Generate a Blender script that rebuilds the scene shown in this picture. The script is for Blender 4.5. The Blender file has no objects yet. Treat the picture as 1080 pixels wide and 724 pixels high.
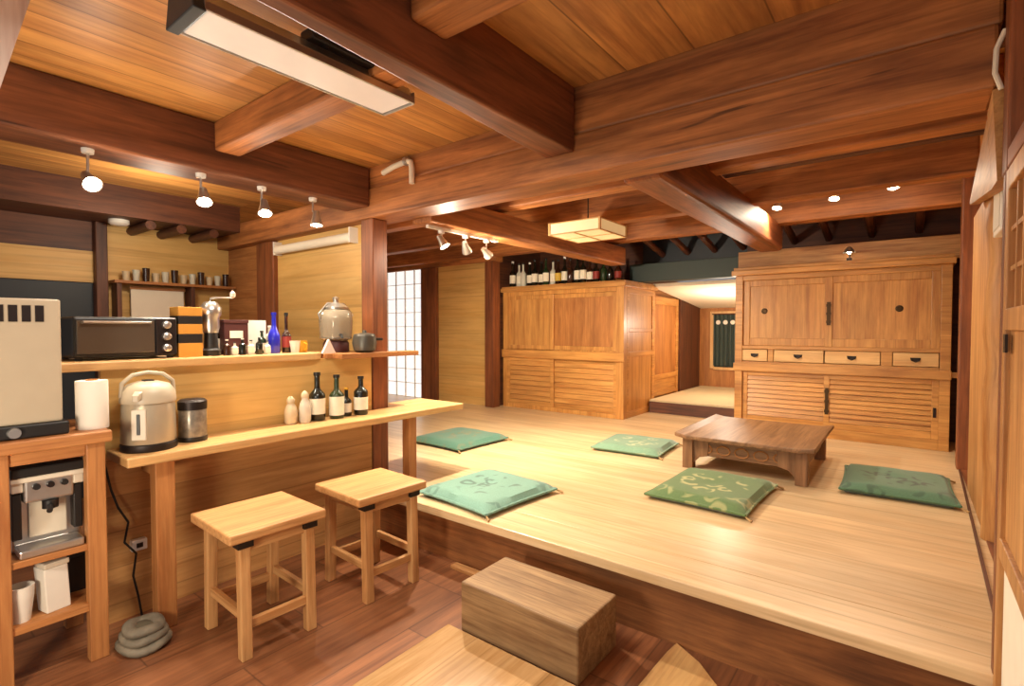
import bpy, bmesh, math, random
from mathutils import Vector, Matrix
random.seed(7)
D = bpy.data
COL = bpy.context.scene.collection
PI = math.pi
R = math.radians

# ------------------------------------------------------------------ materials
def lin(h):
    h = h.lstrip('#')
    out = []
    for i in (0, 2, 4):
        c = int(h[i:i+2], 16)/255
        out.append(c/12.92 if c <= .04045 else ((c+.055)/1.055)**2.4)
    return (*out, 1)

class NT:
    def __init__(s, name):
        s.m = D.materials.new(name); s.m.use_nodes = True
        s.t = s.m.node_tree; s.b = s.t.nodes['Principled BSDF']
    def n(s, typ, **kw):
        nd = s.t.nodes.new(typ)
        for k, v in kw.items():
            if k.startswith('i_'):
                nd.inputs[k[2:].replace('_', ' ')].default_value = v
            else:
                setattr(nd, k, v)
        return nd
    def l(s, a, b): s.t.links.new(a, b)
    def math(s, op, a, b=None):
        nd = s.n('ShaderNodeMath', operation=op)
        for i, v in enumerate((a, b)):
            if v is None: continue
            if isinstance(v, (int, float)): nd.inputs[i].default_value = v
            else: s.l(v, nd.inputs[i])
        return nd.outputs[0]
    def mix(s, fac, a, b, mode='MIX'):
        nd = s.n('ShaderNodeMix', data_type='RGBA', blend_type=mode)
        for idx, v in ((0, fac), (6, a), (7, b)):
            if isinstance(v, (int, float)): nd.inputs[idx].default_value = v
            elif isinstance(v, tuple): nd.inputs[idx].default_value = v
            else: s.l(v, nd.inputs[idx])
        return nd.outputs[2]

def wood(name, light, dark, grain='x', plank=None, rough=.5, scale=1.0, vary=.18, seam=.35, knots=0.0, coat=0.0, stretch=14, offset=0.0, wear=0.0, cracks=0.0, mottle=.3):
    """wood with grain along an axis; plank=(axis, width[, length]) cuts boards across that axis"""
    w = NT(name)
    tc = w.n('ShaderNodeTexCoord'); co = tc.outputs['Object']
    sep = w.n('ShaderNodeSeparateXYZ'); w.l(co, sep.inputs[0])
    oi = w.n('ShaderNodeObjectInfo')
    shift = w.math('MULTIPLY', oi.outputs['Random'], 17.0)
    cell = None; fr = None
    if plank:
        c = sep.outputs['XYZ'.index(plank[0].upper())]
        c = w.math('ADD', c, 50.0+offset)
        q = w.math('DIVIDE', c, plank[1])
        cell = w.math('FLOOR', q); fr = w.math('FRACT', q)
        if len(plank) > 2:
            g = sep.outputs['XYZ'.index(grain.upper())]
            st = w.math('MULTIPLY', cell, plank[2]*.377)
            g2 = w.math('DIVIDE', w.math('ADD', w.math('ADD', g, 60.0), st), plank[2])
            fr2 = w.math('FRACT', g2)
            cell = w.math('ADD', w.math('MULTIPLY', cell, 13.7), w.math('FLOOR', g2))
        shift = w.math('ADD', shift, w.math('MULTIPLY', cell, 3.71))
    comb = w.n('ShaderNodeCombineXYZ')
    for i in range(3): w.l(shift, comb.inputs[i])
    add = w.n('ShaderNodeVectorMath', operation='ADD'); w.l(co, add.inputs[0]); w.l(comb.outputs[0], add.inputs[1])
    mp = w.n('ShaderNodeMapping')
    sc = [stretch*scale]*3; sc['xyz'.index(grain)] = 1.1*scale
    mp.inputs['Scale'].default_value = sc; w.l(add.outputs[0], mp.inputs[0])
    n1 = w.n('ShaderNodeTexNoise', i_Scale=1.0, i_Detail=5.0, i_Roughness=.62, i_Distortion=.7); w.l(mp.outputs[0], n1.inputs['Vector'])
    n2 = w.n('ShaderNodeTexNoise', i_Scale=5.5, i_Detail=3.0, i_Roughness=.6); w.l(mp.outputs[0], n2.inputs['Vector'])
    f = w.math('ADD', w.math('MULTIPLY', n1.outputs[0], .75), w.math('MULTIPLY', n2.outputs[0], .25))
    cr = w.n('ShaderNodeValToRGB'); w.l(f, cr.inputs[0])
    cr.color_ramp.elements[0].position = .34; cr.color_ramp.elements[0].color = lin(dark)
    cr.color_ramp.elements[1].position = .62; cr.color_ramp.elements[1].color = lin(light)
    col = cr.outputs[0]
    if knots:
        kn = w.n('ShaderNodeTexVoronoi', i_Scale=2.2); 
        mk = w.n('ShaderNodeMapping'); ks = [1.6]*3; ks['xyz'.index(grain)] = .8
        mk.inputs['Scale'].default_value = ks; w.l(add.outputs[0], mk.inputs[0]); w.l(mk.outputs[0], kn.inputs['Vector'])
        kf = w.n('ShaderNodeMapRange', i_From_Min=.03, i_From_Max=.10, i_To_Min=knots, i_To_Max=0.0); w.l(kn.outputs['Distance'], kf.inputs[0])
        dk = tuple(c*.45 for c in lin(dark)[:3]) + (1,)
        col = w.mix(kf.outputs[0], col, dk)
    if wear:
        n3 = w.n('ShaderNodeTexNoise', i_Scale=3.0, i_Detail=4.0); w.l(co, n3.inputs['Vector'])
        wf = w.n('ShaderNodeMapRange', i_From_Min=.45, i_From_Max=.7, i_To_Min=0.0, i_To_Max=wear); w.l(n3.outputs[0], wf.inputs[0])
        col = w.mix(wf.outputs[0], col, tuple(c*.5 for c in lin(dark)[:3])+(1,))
    # broad stains of the timber itself, thin dark grain lines, drying cracks
    ms = w.n('ShaderNodeMapping'); q3 = [2.6*scale]*3; q3['xyz'.index(grain)] = .9*scale
    ms.inputs['Scale'].default_value = q3; w.l(add.outputs[0], ms.inputs[0])
    nm = w.n('ShaderNodeTexNoise', i_Scale=1.4, i_Detail=5.0, i_Roughness=.65); w.l(ms.outputs[0], nm.inputs['Vector'])
    mf = w.n('ShaderNodeMapRange', i_From_Min=.3, i_From_Max=.7, i_To_Min=1-mottle*.6, i_To_Max=1+mottle*.5); w.l(nm.outputs[0], mf.inputs[0])
    mh = w.n('ShaderNodeHueSaturation'); w.l(mf.outputs[0], mh.inputs['Value']); w.l(col, mh.inputs['Color']); col = mh.outputs[0]
    gm = w.n('ShaderNodeMapping'); q4 = [55*scale]*3; q4['xyz'.index(grain)] = 1.6*scale
    gm.inputs['Scale'].default_value = q4; w.l(add.outputs[0], gm.inputs[0])
    gn = w.n('ShaderNodeTexNoise', i_Scale=1.0, i_Detail=2.0); w.l(gm.outputs[0], gn.inputs['Vector'])
    gf = w.n('ShaderNodeMapRange', i_From_Min=.30, i_From_Max=.46, i_To_Min=.5, i_To_Max=0.0); w.l(gn.outputs[0], gf.inputs[0])
    col = w.mix(gf.outputs[0], col, tuple(c*.7 for c in lin(dark)[:3])+(1,))
    if cracks:
        cm = w.n('ShaderNodeMapping'); q5 = [15]*3; q5['xyz'.index(grain)] = 1.1
        cm.inputs['Scale'].default_value = q5; w.l(add.outputs[0], cm.inputs[0])
        cn = w.n('ShaderNodeTexNoise', i_Scale=1.0, i_Detail=3.0, i_Distortion=.3); w.l(cm.outputs[0], cn.inputs['Vector'])
        cf = w.n('ShaderNodeMapRange', i_From_Min=.27, i_From_Max=.31, i_To_Min=cracks, i_To_Max=0.0); w.l(cn.outputs[0], cf.inputs[0])
        col = w.mix(cf.outputs[0], col, tuple(c*.2 for c in lin(dark)[:3])+(1,))
    rnd = oi.outputs['Random']
    if cell is not None:
        wn = w.n('ShaderNodeTexWhiteNoise', noise_dimensions='1D'); w.l(cell, wn.inputs['W']); rnd = wn.outputs[0]
    val = w.math('ADD', w.math('MULTIPLY', rnd, vary), 1-vary*.6)
    hs = w.n('ShaderNodeHueSaturation'); w.l(val, hs.inputs['Value']); w.l(col, hs.inputs['Color'])
    col = hs.outputs[0]
    if fr is not None and seam:
        e = w.math('MINIMUM', fr, w.math('SUBTRACT', 1.0, fr))
        sw = .004/plank[1]
        mr = w.n('ShaderNodeMapRange', i_From_Min=sw*.3, i_From_Max=sw*1.2, i_To_Min=1.0, i_To_Max=0.0); w.l(e, mr.inputs[0])
        sf = mr.outputs[0]
        if len(plank) > 2:
            e2 = w.math('MINIMUM', fr2, w.math('SUBTRACT', 1.0, fr2)); sw2 = .004/plank[2]
            m2 = w.n('ShaderNodeMapRange', i_From_Min=sw2*.3, i_From_Max=sw2*1.2, i_To_Min=1.0, i_To_Max=0.0); w.l(e2, m2.inputs[0])
            sf = w.math('MAXIMUM', sf, m2.outputs[0])
        sf = w.math('MULTIPLY', sf, seam)
        col = w.mix(sf, col, tuple(c*.25 for c in lin(dark)[:3])+(1,))
    w.l(col, w.b.inputs['Base Color'])
    w.b.inputs['Roughness'].default_value = rough
    w.b.inputs['Coat Weight'].default_value = coat
    w.b.inputs['Coat Roughness'].default_value = .25
    bp = w.n('ShaderNodeBump', i_Strength=.12, i_Distance=.004); w.l(f, bp.inputs['Height']); w.l(bp.outputs[0], w.b.inputs['Normal'])
    return w.m

def plain(name, c, rough=.5, metal=0.0, spec=.5, vary=.06, nscale=14, trans=0.0, emit=None, alpha=None, bump=0.0):
    w = NT(name)
    tc = w.n('ShaderNodeTexCoord')
    ns = w.n('ShaderNodeTexNoise', i_Scale=nscale, i_Detail=4.0); w.l(tc.outputs['Object'], ns.inputs['Vector'])
    c = lin(c)
    a = tuple(max(.005, min(1, x*(1-vary))) for x in c[:3])+(1,); b = tuple(min(1, x*(1+vary)) for x in c[:3])+(1,)
    col = w.mix(ns.outputs[0], a, b)
    w.l(col, w.b.inputs['Base Color'])
    w.b.inputs['Roughness'].default_value = rough; w.b.inputs['Metallic'].default_value = metal
    w.b.inputs['Specular IOR Level'].default_value = spec
    w.b.inputs['Transmission Weight'].default_value = trans
    if emit:
        w.b.inputs['Emission Color'].default_value = lin(emit[0]); w.b.inputs['Emission Strength'].default_value = emit[1]
    if bump:
        bp = w.n('ShaderNodeBump', i_Strength=bump, i_Distance=.003); w.l(ns.outputs[0], bp.inputs['Height']); w.l(bp.outputs[0], w.b.inputs['Normal'])
    return w.m

def fabric(name, base, pat, seed, amount=.8, tex=9.0):
    """woven cushion cloth with a medallion of leafy curls in another thread, and a few curls at the corners"""
    w = NT(name)
    tc = w.n('ShaderNodeTexCoord'); co = tc.outputs['Object']
    mp = w.n('ShaderNodeMapping'); mp.inputs['Location'].default_value = (seed, seed*.7, 0); w.l(co, mp.inputs[0])
    dn = w.n('ShaderNodeTexNoise', i_Scale=7.0, i_Detail=1.0); w.l(mp.outputs[0], dn.inputs['Vector'])
    dv = w.n('ShaderNodeVectorMath', operation='SCALE'); dv.inputs['Scale'].default_value = .09; w.l(dn.outputs['Color'], dv.inputs[0])
    da = w.n('ShaderNodeVectorMath', operation='ADD'); w.l(mp.outputs[0], da.inputs[0]); w.l(dv.outputs[0], da.inputs[1])
    vo = w.n('ShaderNodeTexVoronoi', i_Scale=tex, voronoi_dimensions='2D'); w.l(da.outputs[0], vo.inputs['Vector'])
    d = w.math('ABSOLUTE', w.math('SUBTRACT', vo.outputs['Distance'], .30))
    ring = w.n('ShaderNodeMapRange', i_From_Min=.07, i_From_Max=.14, i_To_Min=1.0, i_To_Max=0.0); w.l(d, ring.inputs[0])
    ga = w.n('ShaderNodeTexNoise', i_Scale=11.0, i_Detail=0.0); w.l(mp.outputs[0], ga.inputs['Vector'])
    gap = w.n('ShaderNodeMapRange', i_From_Min=.40, i_From_Max=.47); w.l(ga.outputs[0], gap.inputs[0])
    ln = w.n('ShaderNodeVectorMath', operation='LENGTH'); w.l(co, ln.inputs[0])
    ed = w.n('ShaderNodeMapRange', i_From_Min=.19, i_From_Max=.22, i_To_Min=1.0, i_To_Max=0.0); w.l(ln.outputs['Value'], ed.inputs[0])
    ec = w.n('ShaderNodeMapRange', i_From_Min=.28, i_From_Max=.31, i_To_Min=0.0, i_To_Max=.6); w.l(ln.outputs['Value'], ec.inputs[0])
    f = w.math('MULTIPLY', w.math('MULTIPLY', ring.outputs[0], gap.outputs[0]), w.math('MULTIPLY', w.math('MAXIMUM', ed.outputs[0], ec.outputs[0]), amount))
    fine = w.n('ShaderNodeTexNoise', i_Scale=160.0, i_Detail=2.0); w.l(co, fine.inputs['Vector'])
    b = lin(base); c0 = w.mix(fine.outputs[0], tuple(x*.75 for x in b[:3])+(1,), tuple(min(1, x*1.25) for x in b[:3])+(1,))
    col = w.mix(f, c0, lin(pat))
    w.l(col, w.b.inputs['Base Color']); w.b.inputs['Roughness'].default_value = .75
    w.b.inputs['Sheen Weight'].default_value = .25
    bp = w.n('ShaderNodeBump', i_Strength=.3, i_Distance=.002); w.l(fine.outputs[0], bp.inputs['Height']); w.l(bp.outputs[0], w.b.inputs['Normal'])
    return w.m

def glassy(name, c, rough=.06, trans=.6):
    return plain(name, c, rough=rough, trans=trans, vary=.02)

BEAM_L, BEAM_D = '#c07c44', '#7d4824'
M = {}
for ax in 'xyz':
    M['beam_'+ax] = wood('beam_wood_'+ax, BEAM_L, BEAM_D, ax, rough=.55, scale=.9, knots=.3, vary=.12, cracks=.7, mottle=.6)
    M['dark_'+ax] = wood('dark_beam_wood_'+ax, '#6e4028', '#40231a', ax, rough=.55, scale=.9, vary=.1, cracks=.6, mottle=.5)
    M['mid_'+ax] = wood('brown_beam_wood_'+ax, '#8c5434', '#56301e', ax, rough=.55, scale=.9, knots=.2, vary=.1, cracks=.7, mottle=.5)
    M['post_'+ax] = wood('post_wood_'+ax, '#94552f', '#5f331c', ax, rough=.5, scale=1.0, vary=.1, cracks=.5, mottle=.5)
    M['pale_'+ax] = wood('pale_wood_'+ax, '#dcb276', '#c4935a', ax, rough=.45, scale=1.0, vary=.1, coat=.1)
    M['stool_'+ax] = wood('stool_wood_'+ax, '#cf9f68', '#ae7642', ax, rough=.5, scale=1.3, vary=.08)
    M['cart_'+ax] = wood('cart_wood_'+ax, '#b87e48', '#93582c', ax, rough=.5, scale=1.1, vary=.08)
    M['cab_'+ax] = wood('cabinet_wood_'+ax, '#cf9852', '#a86e34', ax, rough=.42, scale=1.1, vary=.1, coat=.15)
    M['cabdark_'+ax] = wood('cabinet_panel_wood_'+ax, '#b87c40', '#905828', ax, rough=.58, scale=1.4, vary=.06)
    M['table_'+ax] = wood('table_wood_'+ax, '#98704c', '#684424', ax, rough=.5, scale=1.3, vary=.08, coat=.06)
    M['step_'+ax] = wood('step_wood_'+ax, '#a08058', '#6c4a2a', ax, rough=.6, scale=1.5, vary=.06, wear=.35)
    M['tan_'+ax] = wood('tan_wood_'+ax, '#c8955a', '#9c6430', ax, rough=.5, scale=1.1, vary=.1, knots=.35)
M['platform'] = wood('platform_boards', '#e2c8a0', '#cdab7c', 'x', plank=('y', .27), rough=.35, scale=.7, vary=.09, seam=.3, knots=.12, coat=.2)
M['floor'] = wood('floor_boards', '#9c6642', '#6c4029', 'y', plank=('x', .30, .9), rough=.35, scale=.9, vary=.3, seam=.6, coat=.2)
M['ceiling'] = wood('ceiling_boards', '#cf9450', '#9c6230', 'y', plank=('x', .29), rough=.5, scale=.7, vary=.22, seam=.75, knots=.3, mottle=.6, cracks=.4)
M['ceiling_narrow'] = wood('ceiling_narrow_boards', '#d39a54', '#a86c36', 'y', plank=('x', .13), rough=.45, scale=.7, vary=.22, seam=.6, knots=.1, mottle=.5)
M['ply'] = wood('plywood_wall', '#dab26c', '#c99a52', 'x', plank=('z', .21), rough=.5, scale=.5, vary=.05, seam=.12)
M['ply_y'] = wood('plywood_wall_side', '#dab26c', '#c99a52', 'y', plank=('z', .21), rough=.5, scale=.5, vary=.05, seam=.12)
M['under'] = wood('under_counter_boards', '#c8965c', '#a4703c', 'y', plank=('z', .16), rough=.55, scale=.8, vary=.12, seam=.35)
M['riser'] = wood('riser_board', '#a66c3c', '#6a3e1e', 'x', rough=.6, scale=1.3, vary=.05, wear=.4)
M['black'] = plain('black_plastic', '#1b1918', .4)
M['void'] = plain('dark_void', '#0e0d10', .8)
M['darkblue'] = plain('dark_blue_grey_paint', '#20272e', .5)
M['teal_dark'] = plain('dark_green_board', '#33403c', .6)
M['iron'] = plain('black_iron', '#2a2220', .45, .6)
M['brass'] = plain('dark_bronze', '#4a3622', .4, .8)
M['steel'] = plain('brushed_steel', '#c9c6c0', .28, .9)
M['cream_metal'] = plain('cream_enamel', '#cfc4b0', .4)
M['beige_box'] = plain('beige_plastic', '#ab9d86', .45)
M['white'] = plain('white_plastic', '#e8e4dc', .4)
M['paper'] = plain('white_paper', '#dcd5c8', .8, bump=.1)
M['washi'] = plain('washi_paper', '#e8d9b4', .8, bump=.1, emit=('#ffe0a0', .22))
M['shoji'] = plain('shoji_paper', '#f4f2ec', .8, emit=('#f6f4f4', .62))
M['lattice_pale'] = plain('pale_lattice_wood', '#ddd8cc', .6)
M['plaster'] = plain('pale_plaster', '#e6dcc8', .85)
M['tatami'] = plain('pale_mat', '#cdbb95', .8)
M['diffuser'] = plain('frosted_cover', '#e6e0d8', .35, emit=('#fff4ee', .10))
M['bulb'] = plain('lamp_glow', '#ffffff', .3, emit=('#fff4e0', 40.0))
M['bulb_warm'] = plain('lamp_glow_warm', '#ffffff', .3, emit=('#ffe6bc', 40.0))
M['label'] = plain('paper_label', '#e6ddc6', .7, vary=.12, nscale=40)
M['label_red'] = plain('red_label', '#8c2d22', .6)
M['glass_dark'] = plain('dark_bottle_glass', '#15170f', .08, spec=.7)
M['glass_brown'] = plain('brown_bottle_glass', '#331a0c', .08, spec=.7)
M['glass_green'] = plain('green_bottle_glass', '#24351d', .08, spec=.7)
M['glass_blue'] = plain('cobalt_bottle_glass', '#2328b0', .08, spec=.7)
M['glass_clear'] = glassy('clear_glass', '#f2f4ee', .05, .9)
M['glass_pale'] = plain('pale_bottle_glass', '#c9c6b4', .12, spec=.6)
M['ceramic'] = plain('glazed_ceramic', '#cbb693', .35, vary=.25, nscale=30)
M['yellow'] = plain('yellow_glaze', '#d09a28', .35)
M['amber'] = plain('amber_wood', '#c58a35', .45)
M['wine'] = plain('dark_red_card', '#4a201c', .5)
M['grey_pot'] = plain('grey_iron_pot', '#5c5a52', .35, .5)
M['airpot_lid'] = plain('airpot_cream', '#b3a68f', .4)
M['tin'] = plain('printed_tin', '#6e665a', .3, .4, vary=2.4, nscale=30)
M['oven_glass'] = plain('oven_door_glass', '#4a4138', .12, spec=.7)
M['cord'] = plain('black_cord', '#161412', .6)
M['bag'] = plain('grey_bundle_cloth', '#6f6656', .7, vary=.8, nscale=22, bump=.4)
M['canvas'] = plain('grey_bundle_dark', '#57503f', .85, vary=.3, nscale=22)

# ------------------------------------------------------------------ mesh helpers
class MB:
    def __init__(s): s.bm = bmesh.new()
    def box(s, x0, x1, y0, y1, z0, z1, mat=None):
        vs = [s.bm.verts.new((x, y, z)) for z in (z0, z1) for y in (y0, y1) for x in (x0, x1)]
        for f in ((0, 2, 3, 1), (4, 5, 7, 6), (0, 1, 5, 4), (1, 3, 7, 5), (3, 2, 6, 7), (2, 0, 4, 6)):
            s.bm.faces.new([vs[i] for i in f])
        if mat: bmesh.ops.transform(s.bm, matrix=mat, verts=vs)
        return s
    def prism(s, pts, vec):
        """polygon of 3D points extruded along vec"""
        v = Vector(vec)
        a = [s.bm.verts.new(p) for p in pts]; b = [s.bm.verts.new(Vector(p)+v) for p in pts]
        n = len(pts)
        s.bm.faces.new(a); s.bm.faces.new(b[::-1])
        for i in range(n): s.bm.faces.new([a[(i+1) % n], a[i], b[i], b[(i+1) % n]])
        return s
    def lathe(s, prof, cx=0, cy=0, seg=24, axis='z', cz=0, mat=None):
        rings = []; allv = []
        for r, z in prof:
            if r < 1e-5:
                v = s.bm.verts.new((cx, cy, cz+z)); rings.append([v]); allv.append(v)
            else:
                rg = [s.bm.verts.new((cx+r*math.cos(2*PI*i/seg), cy+r*math.sin(2*PI*i/seg), cz+z)) for i in range(seg)]
                rings.append(rg); allv += rg
        for a, b in zip(rings, rings[1:]):
            if len(a) == 1 and len(b) == 1: continue
            for i in range(seg):
                j = (i+1) % seg
                if len(a) == 1: s.bm.faces.new([a[0], b[j], b[i]])
                elif len(b) == 1: s.bm.faces.new([a[i], a[j], b[0]])
                else: s.bm.faces.new([a[i], a[j], b[j], b[i]])
        if len(rings[0]) > 1: s.bm.faces.new(rings[0][::-1])
        if len(rings[-1]) > 1: s.bm.faces.new(rings[-1])
        if mat: bmesh.ops.transform(s.bm, matrix=mat, verts=allv)
        return s
    def tube(s, pts, r, seg=8, closed=False):
        pts = [Vector(p) for p in pts]; n = len(pts); rings = []
        for i, p in enumerate(pts):
            a = pts[(i-1) % n] if (closed or i > 0) else p
            b = pts[(i+1) % n] if (closed or i < n-1) else p
            t = (b-a).normalized()
            u = t.orthogonal() if i == 0 else (rings_u - t*t.dot(rings_u))
            if u.length < 1e-6: u = t.orthogonal()
            u.normalize(); rings_u = u; v = t.cross(u)
            rr = r[i] if isinstance(r, (list, tuple)) else r
            rings.append([s.bm.verts.new(p+u*rr*math.cos(2*PI*k/seg)+v*rr*math.sin(2*PI*k/seg)) for k in range(seg)])
        m = n if closed else n-1
        for i in range(m):
            a, b = rings[i], rings[(i+1) % n]
            for k in range(seg): s.bm.faces.new([a[k], a[(k+1) % seg], b[(k+1) % seg], b[k]])
        if not closed: s.bm.faces.new(rings[0][::-1]); s.bm.faces.new(rings[-1])
        return s
    def build(s, name, mat, parent=None, bevel=0.0, smooth=False, seg=2):
        bmesh.ops.recalc_face_normals(s.bm, faces=s.bm.faces)
        me = D.meshes.new(name)
        s.bm.to_mesh(me); s.bm.free()
        o = D.objects.new(name, me); COL.objects.link(o)
        me.materials.append(M[mat] if isinstance(mat, str) else mat)
        if smooth:
            me.shade_smooth(); me.set_sharp_from_angle(angle=R(42))
        if bevel:
            b = o.modifiers.new('edge', 'BEVEL'); b.width = bevel; b.segments = seg; b.limit_method = 'ANGLE'; b.angle_limit = R(40)
        if parent is not None: o.parent = parent
        return o

def B(*a): return MB().box(*a)
def thing(name, label, cat, loc=(0, 0, 0), rz=0.0, group=None):
    o = D.objects.new(name, None); COL.objects.link(o); o.location = loc; o.rotation_euler = (0, 0, rz)
    o.empty_display_size = .1
    return tag(o, label, cat, group)
def tag(o, label, cat, group=None):
    o['label'] = label; o['category'] = cat; o['kind'] = 'thing'
    if group: o['group'] = group
    return o
def struct(o):
    o['kind'] = 'structure'; return o
def dup(root, loc, rz, label, group=None):
    r = root.copy(); COL.objects.link(r); r.location = loc; r.rotation_euler = (0, 0, rz); r['label'] = label
    if group: r['group'] = group
    for ch in list(root.children):
        c = ch.copy(); COL.objects.link(c); c.parent = r
        for g in list(ch.children):
            d = g.copy(); COL.objects.link(d); d.parent = c
    return r
def stuffpart(o): o['kind'] = 'stuff'; return o

# ================================================================== SETTING
ZP = .30                                   # raised platform height
struct(B(-6.8, 2.2, -2.6, 2.12, -.06, 0).build('floor', 'floor'))
pl = MB(); pl.box(-2.755, .62, 2.0, 2.235, .255, ZP); pl.box(-6.8, .62, 2.235, 8.0, .255, ZP)
pl = struct(pl.build('floor_platform', 'platform', bevel=.004))
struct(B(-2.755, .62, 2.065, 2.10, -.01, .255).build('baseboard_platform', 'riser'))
# ceilings: lower boards over the counter side, a little higher elsewhere
struct(B(-6.8, -1.29, -1.0, 2.1, 2.335, 2.37).build('ceiling', 'ceiling_narrow'))
struct(B(-1.29, 1.2, -1.0, 2.1, 2.415, 2.45).build('ceiling', 'ceiling'))
struct(B(-6.8, .62, 2.1, 6.2, 2.48, 2.52).build('ceiling', 'ceiling'))
# great cross beam in two stacked timbers
def beam(name, mat, *b, bevel=.012):
    return struct(B(*b).build(name, mat, bevel=bevel))
beam('beam', 'beam_x', -5.0, .195, 2.10, 2.32, 2.015, 2.205)
beam('beam', 'beam_x', -2.9, .205, 2.115, 2.30, 2.205, 2.48)
# timbers running away from the lens
struct(MB().prism([(-1.41, 2.10, 2.12), (-1.25, 2.10, 2.12), (-1.25, -.9, 2.12), (-1.30, -.9, 2.12), (-1.315, .7, 2.12)], (0, 0, .31)).build('beam', 'mid_y', bevel=.01))
beam('beam', 'mid_y', -3.02, -2.775, -.9, 2.10, 2.085, 2.335)
beam('beam', 'beam_x', -2.775, -1.355, 1.16, 1.285, 2.19, 2.335)
beam('beam', 'beam_x', -1.25, 1.1, 1.10, 1.255, 2.26, 2.415)
struct(B(-1.12, -.92, 2.32, 5.2, 2.0, 2.24).build('beam', 'post_y', bevel=.03, seg=3))
beam('beam', 'beam_y', -2.62, -2.44, 2.32, 5.18, 1.985, 2.17)
for y, z0, mat, w in ((3.05, 2.20, 'beam_x', .13), (4.0, 2.20, 'beam_x', .13), (4.95, 2.205, 'beam_x', .16)):
    beam('beam', mat, -6.6, .3, y, y+w, z0, 2.48)
beam('beam', 'dark_x', -1.0, .3, 2.46, 2.56, 2.30, 2.48)
beam('beam', 'dark_x', -1.0, .3, 3.55, 3.63, 2.30, 2.48)
# eave rafters behind the last joist
for x in (-2.35, -2.05, -1.75, -1.45, -.95, -.65, -.3, .05):
    struct(MB().tube([(x, 5.12, 2.36), (x, 6.1, 2.16)], .035, seg=8).build('beam_rafter', 'dark_y', smooth=True))
struct(B(-2.6, .62, 6.0, 6.06, 1.86, 2.48).build('wall_eave', 'darkblue'))
struct(B(-2.6, -1.36, 5.62, 5.75, 1.835, 2.04).build('beam_lintel', 'teal_dark', bevel=.006))
struct(B(-4.4, -2.6, 6.12, 6.18, ZP, 2.48).build('wall_back', 'dark_x'))
struct(B(-4.30, -4.20, 5.14, 6.12, ZP, 2.48).build('wall_back_return', 'dark_y'))
# posts
struct(B(-2.88, -2.757, 2.105, 2.225, 0, 2.015).build('pillar', 'post_z', bevel=.008))
struct(B(-4.40, -4.12, 2.16, 2.28, 0, 2.015).build('pillar', 'post_z', bevel=.008))
struct(B(-5.50, -5.20, 5.02, 5.16, ZP, 2.15).build('pillar', 'post_z', bevel=.008))
struct(B(-4.29, -4.15, 5.00, 5.14, ZP, 2.15).build('pillar', 'post_z', bevel=.008))
struct(B(.275, .40, 4.80, 4.92, ZP, 2.43).build('pillar', 'post_z', bevel=.008))
struct(B(-5.03, -4.93, 1.20, 1.275, 0, 2.12).build('pillar', 'dark_z', bevel=.006))
# partition between kitchen and platform room
struct(B(-4.12, -2.885, 2.20, 2.24, 0, 2.015).build('wall_partition', 'ply'))
struct(B(-5.05, -4.40, 2.20, 2.24, 0, 2.015).build('wall_partition', 'cart_x'))
# kitchen back wall
struct(B(-5.06, -5.0, 1.275, 2.20, 0, 2.12).build('wall_kitchen', 'ply_y'))
struct(B(-5.06, -5.0, -.6, 1.2, 1.655, 1.895).build('wall_kitchen', 'ply_y'))
struct(B(-5.06, -5.0, -.6, 1.2, 1.895, 2.12).build('wall_kitchen', 'dark_y'))
struct(B(-5.06, -4.55, -.6, 2.10, 2.12, 2.335).build('beam_wall_plate', 'dark_y'))
struct(B(-5.06, -5.02, -.6, 1.2, 0, 1.655).build('wall_kitchen', 'darkblue'))
for y in (1.45, 1.66, 1.90):
    struct(MB().tube([(-4.999, y, 2.085), (-4.57, y, 2.085)], .036, seg=10).build('beam_log_rafter', 'dark_x', smooth=True))
# back wall, plywood bay, shoji
struct(B(-5.20, -4.29, 5.08, 5.14, ZP, 2.15).build('wall_back', 'ply'))
struct(B(-6.8, -4.15, 5.06, 5.20, 2.15, 2.48).build('beam', 'beam_x', bevel=.008))
struct(B(-6.86, -6.8, 2.24, 5.2, 0, 2.48).build('wall_left', 'ply_y'))
w1 = struct(B(-6.36, -6.31, 5.06, 5.12, ZP, 2.15).build('window_1', 'pale_z'))
B(-6.31, -5.50, 5.10, 5.11, ZP, 2.15).build('shoji_paper', 'shoji', w1)
k = MB()
for i in range(5): k.box(-6.31+i*.81/4-.006, -6.31+i*.81/4+.006, 5.08, 5.10, ZP, 2.15)
for i in range(10): k.box(-6.31, -5.50, 5.082, 5.098, ZP+i*.2055-.004, ZP+i*.2055+.004)
k.build('lattice', 'lattice_pale', w1)
# back wall behind the tall chest, with the tan top board
struct(B(-1.40, .62, 5.96, 6.0, ZP, 2.43).build('wall_back', 'dark_x'))
struct(B(-1.40, .34, 5.60, 5.64, 1.88, 2.075).build('trim_1', 'tan_x', bevel=.004))
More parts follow.
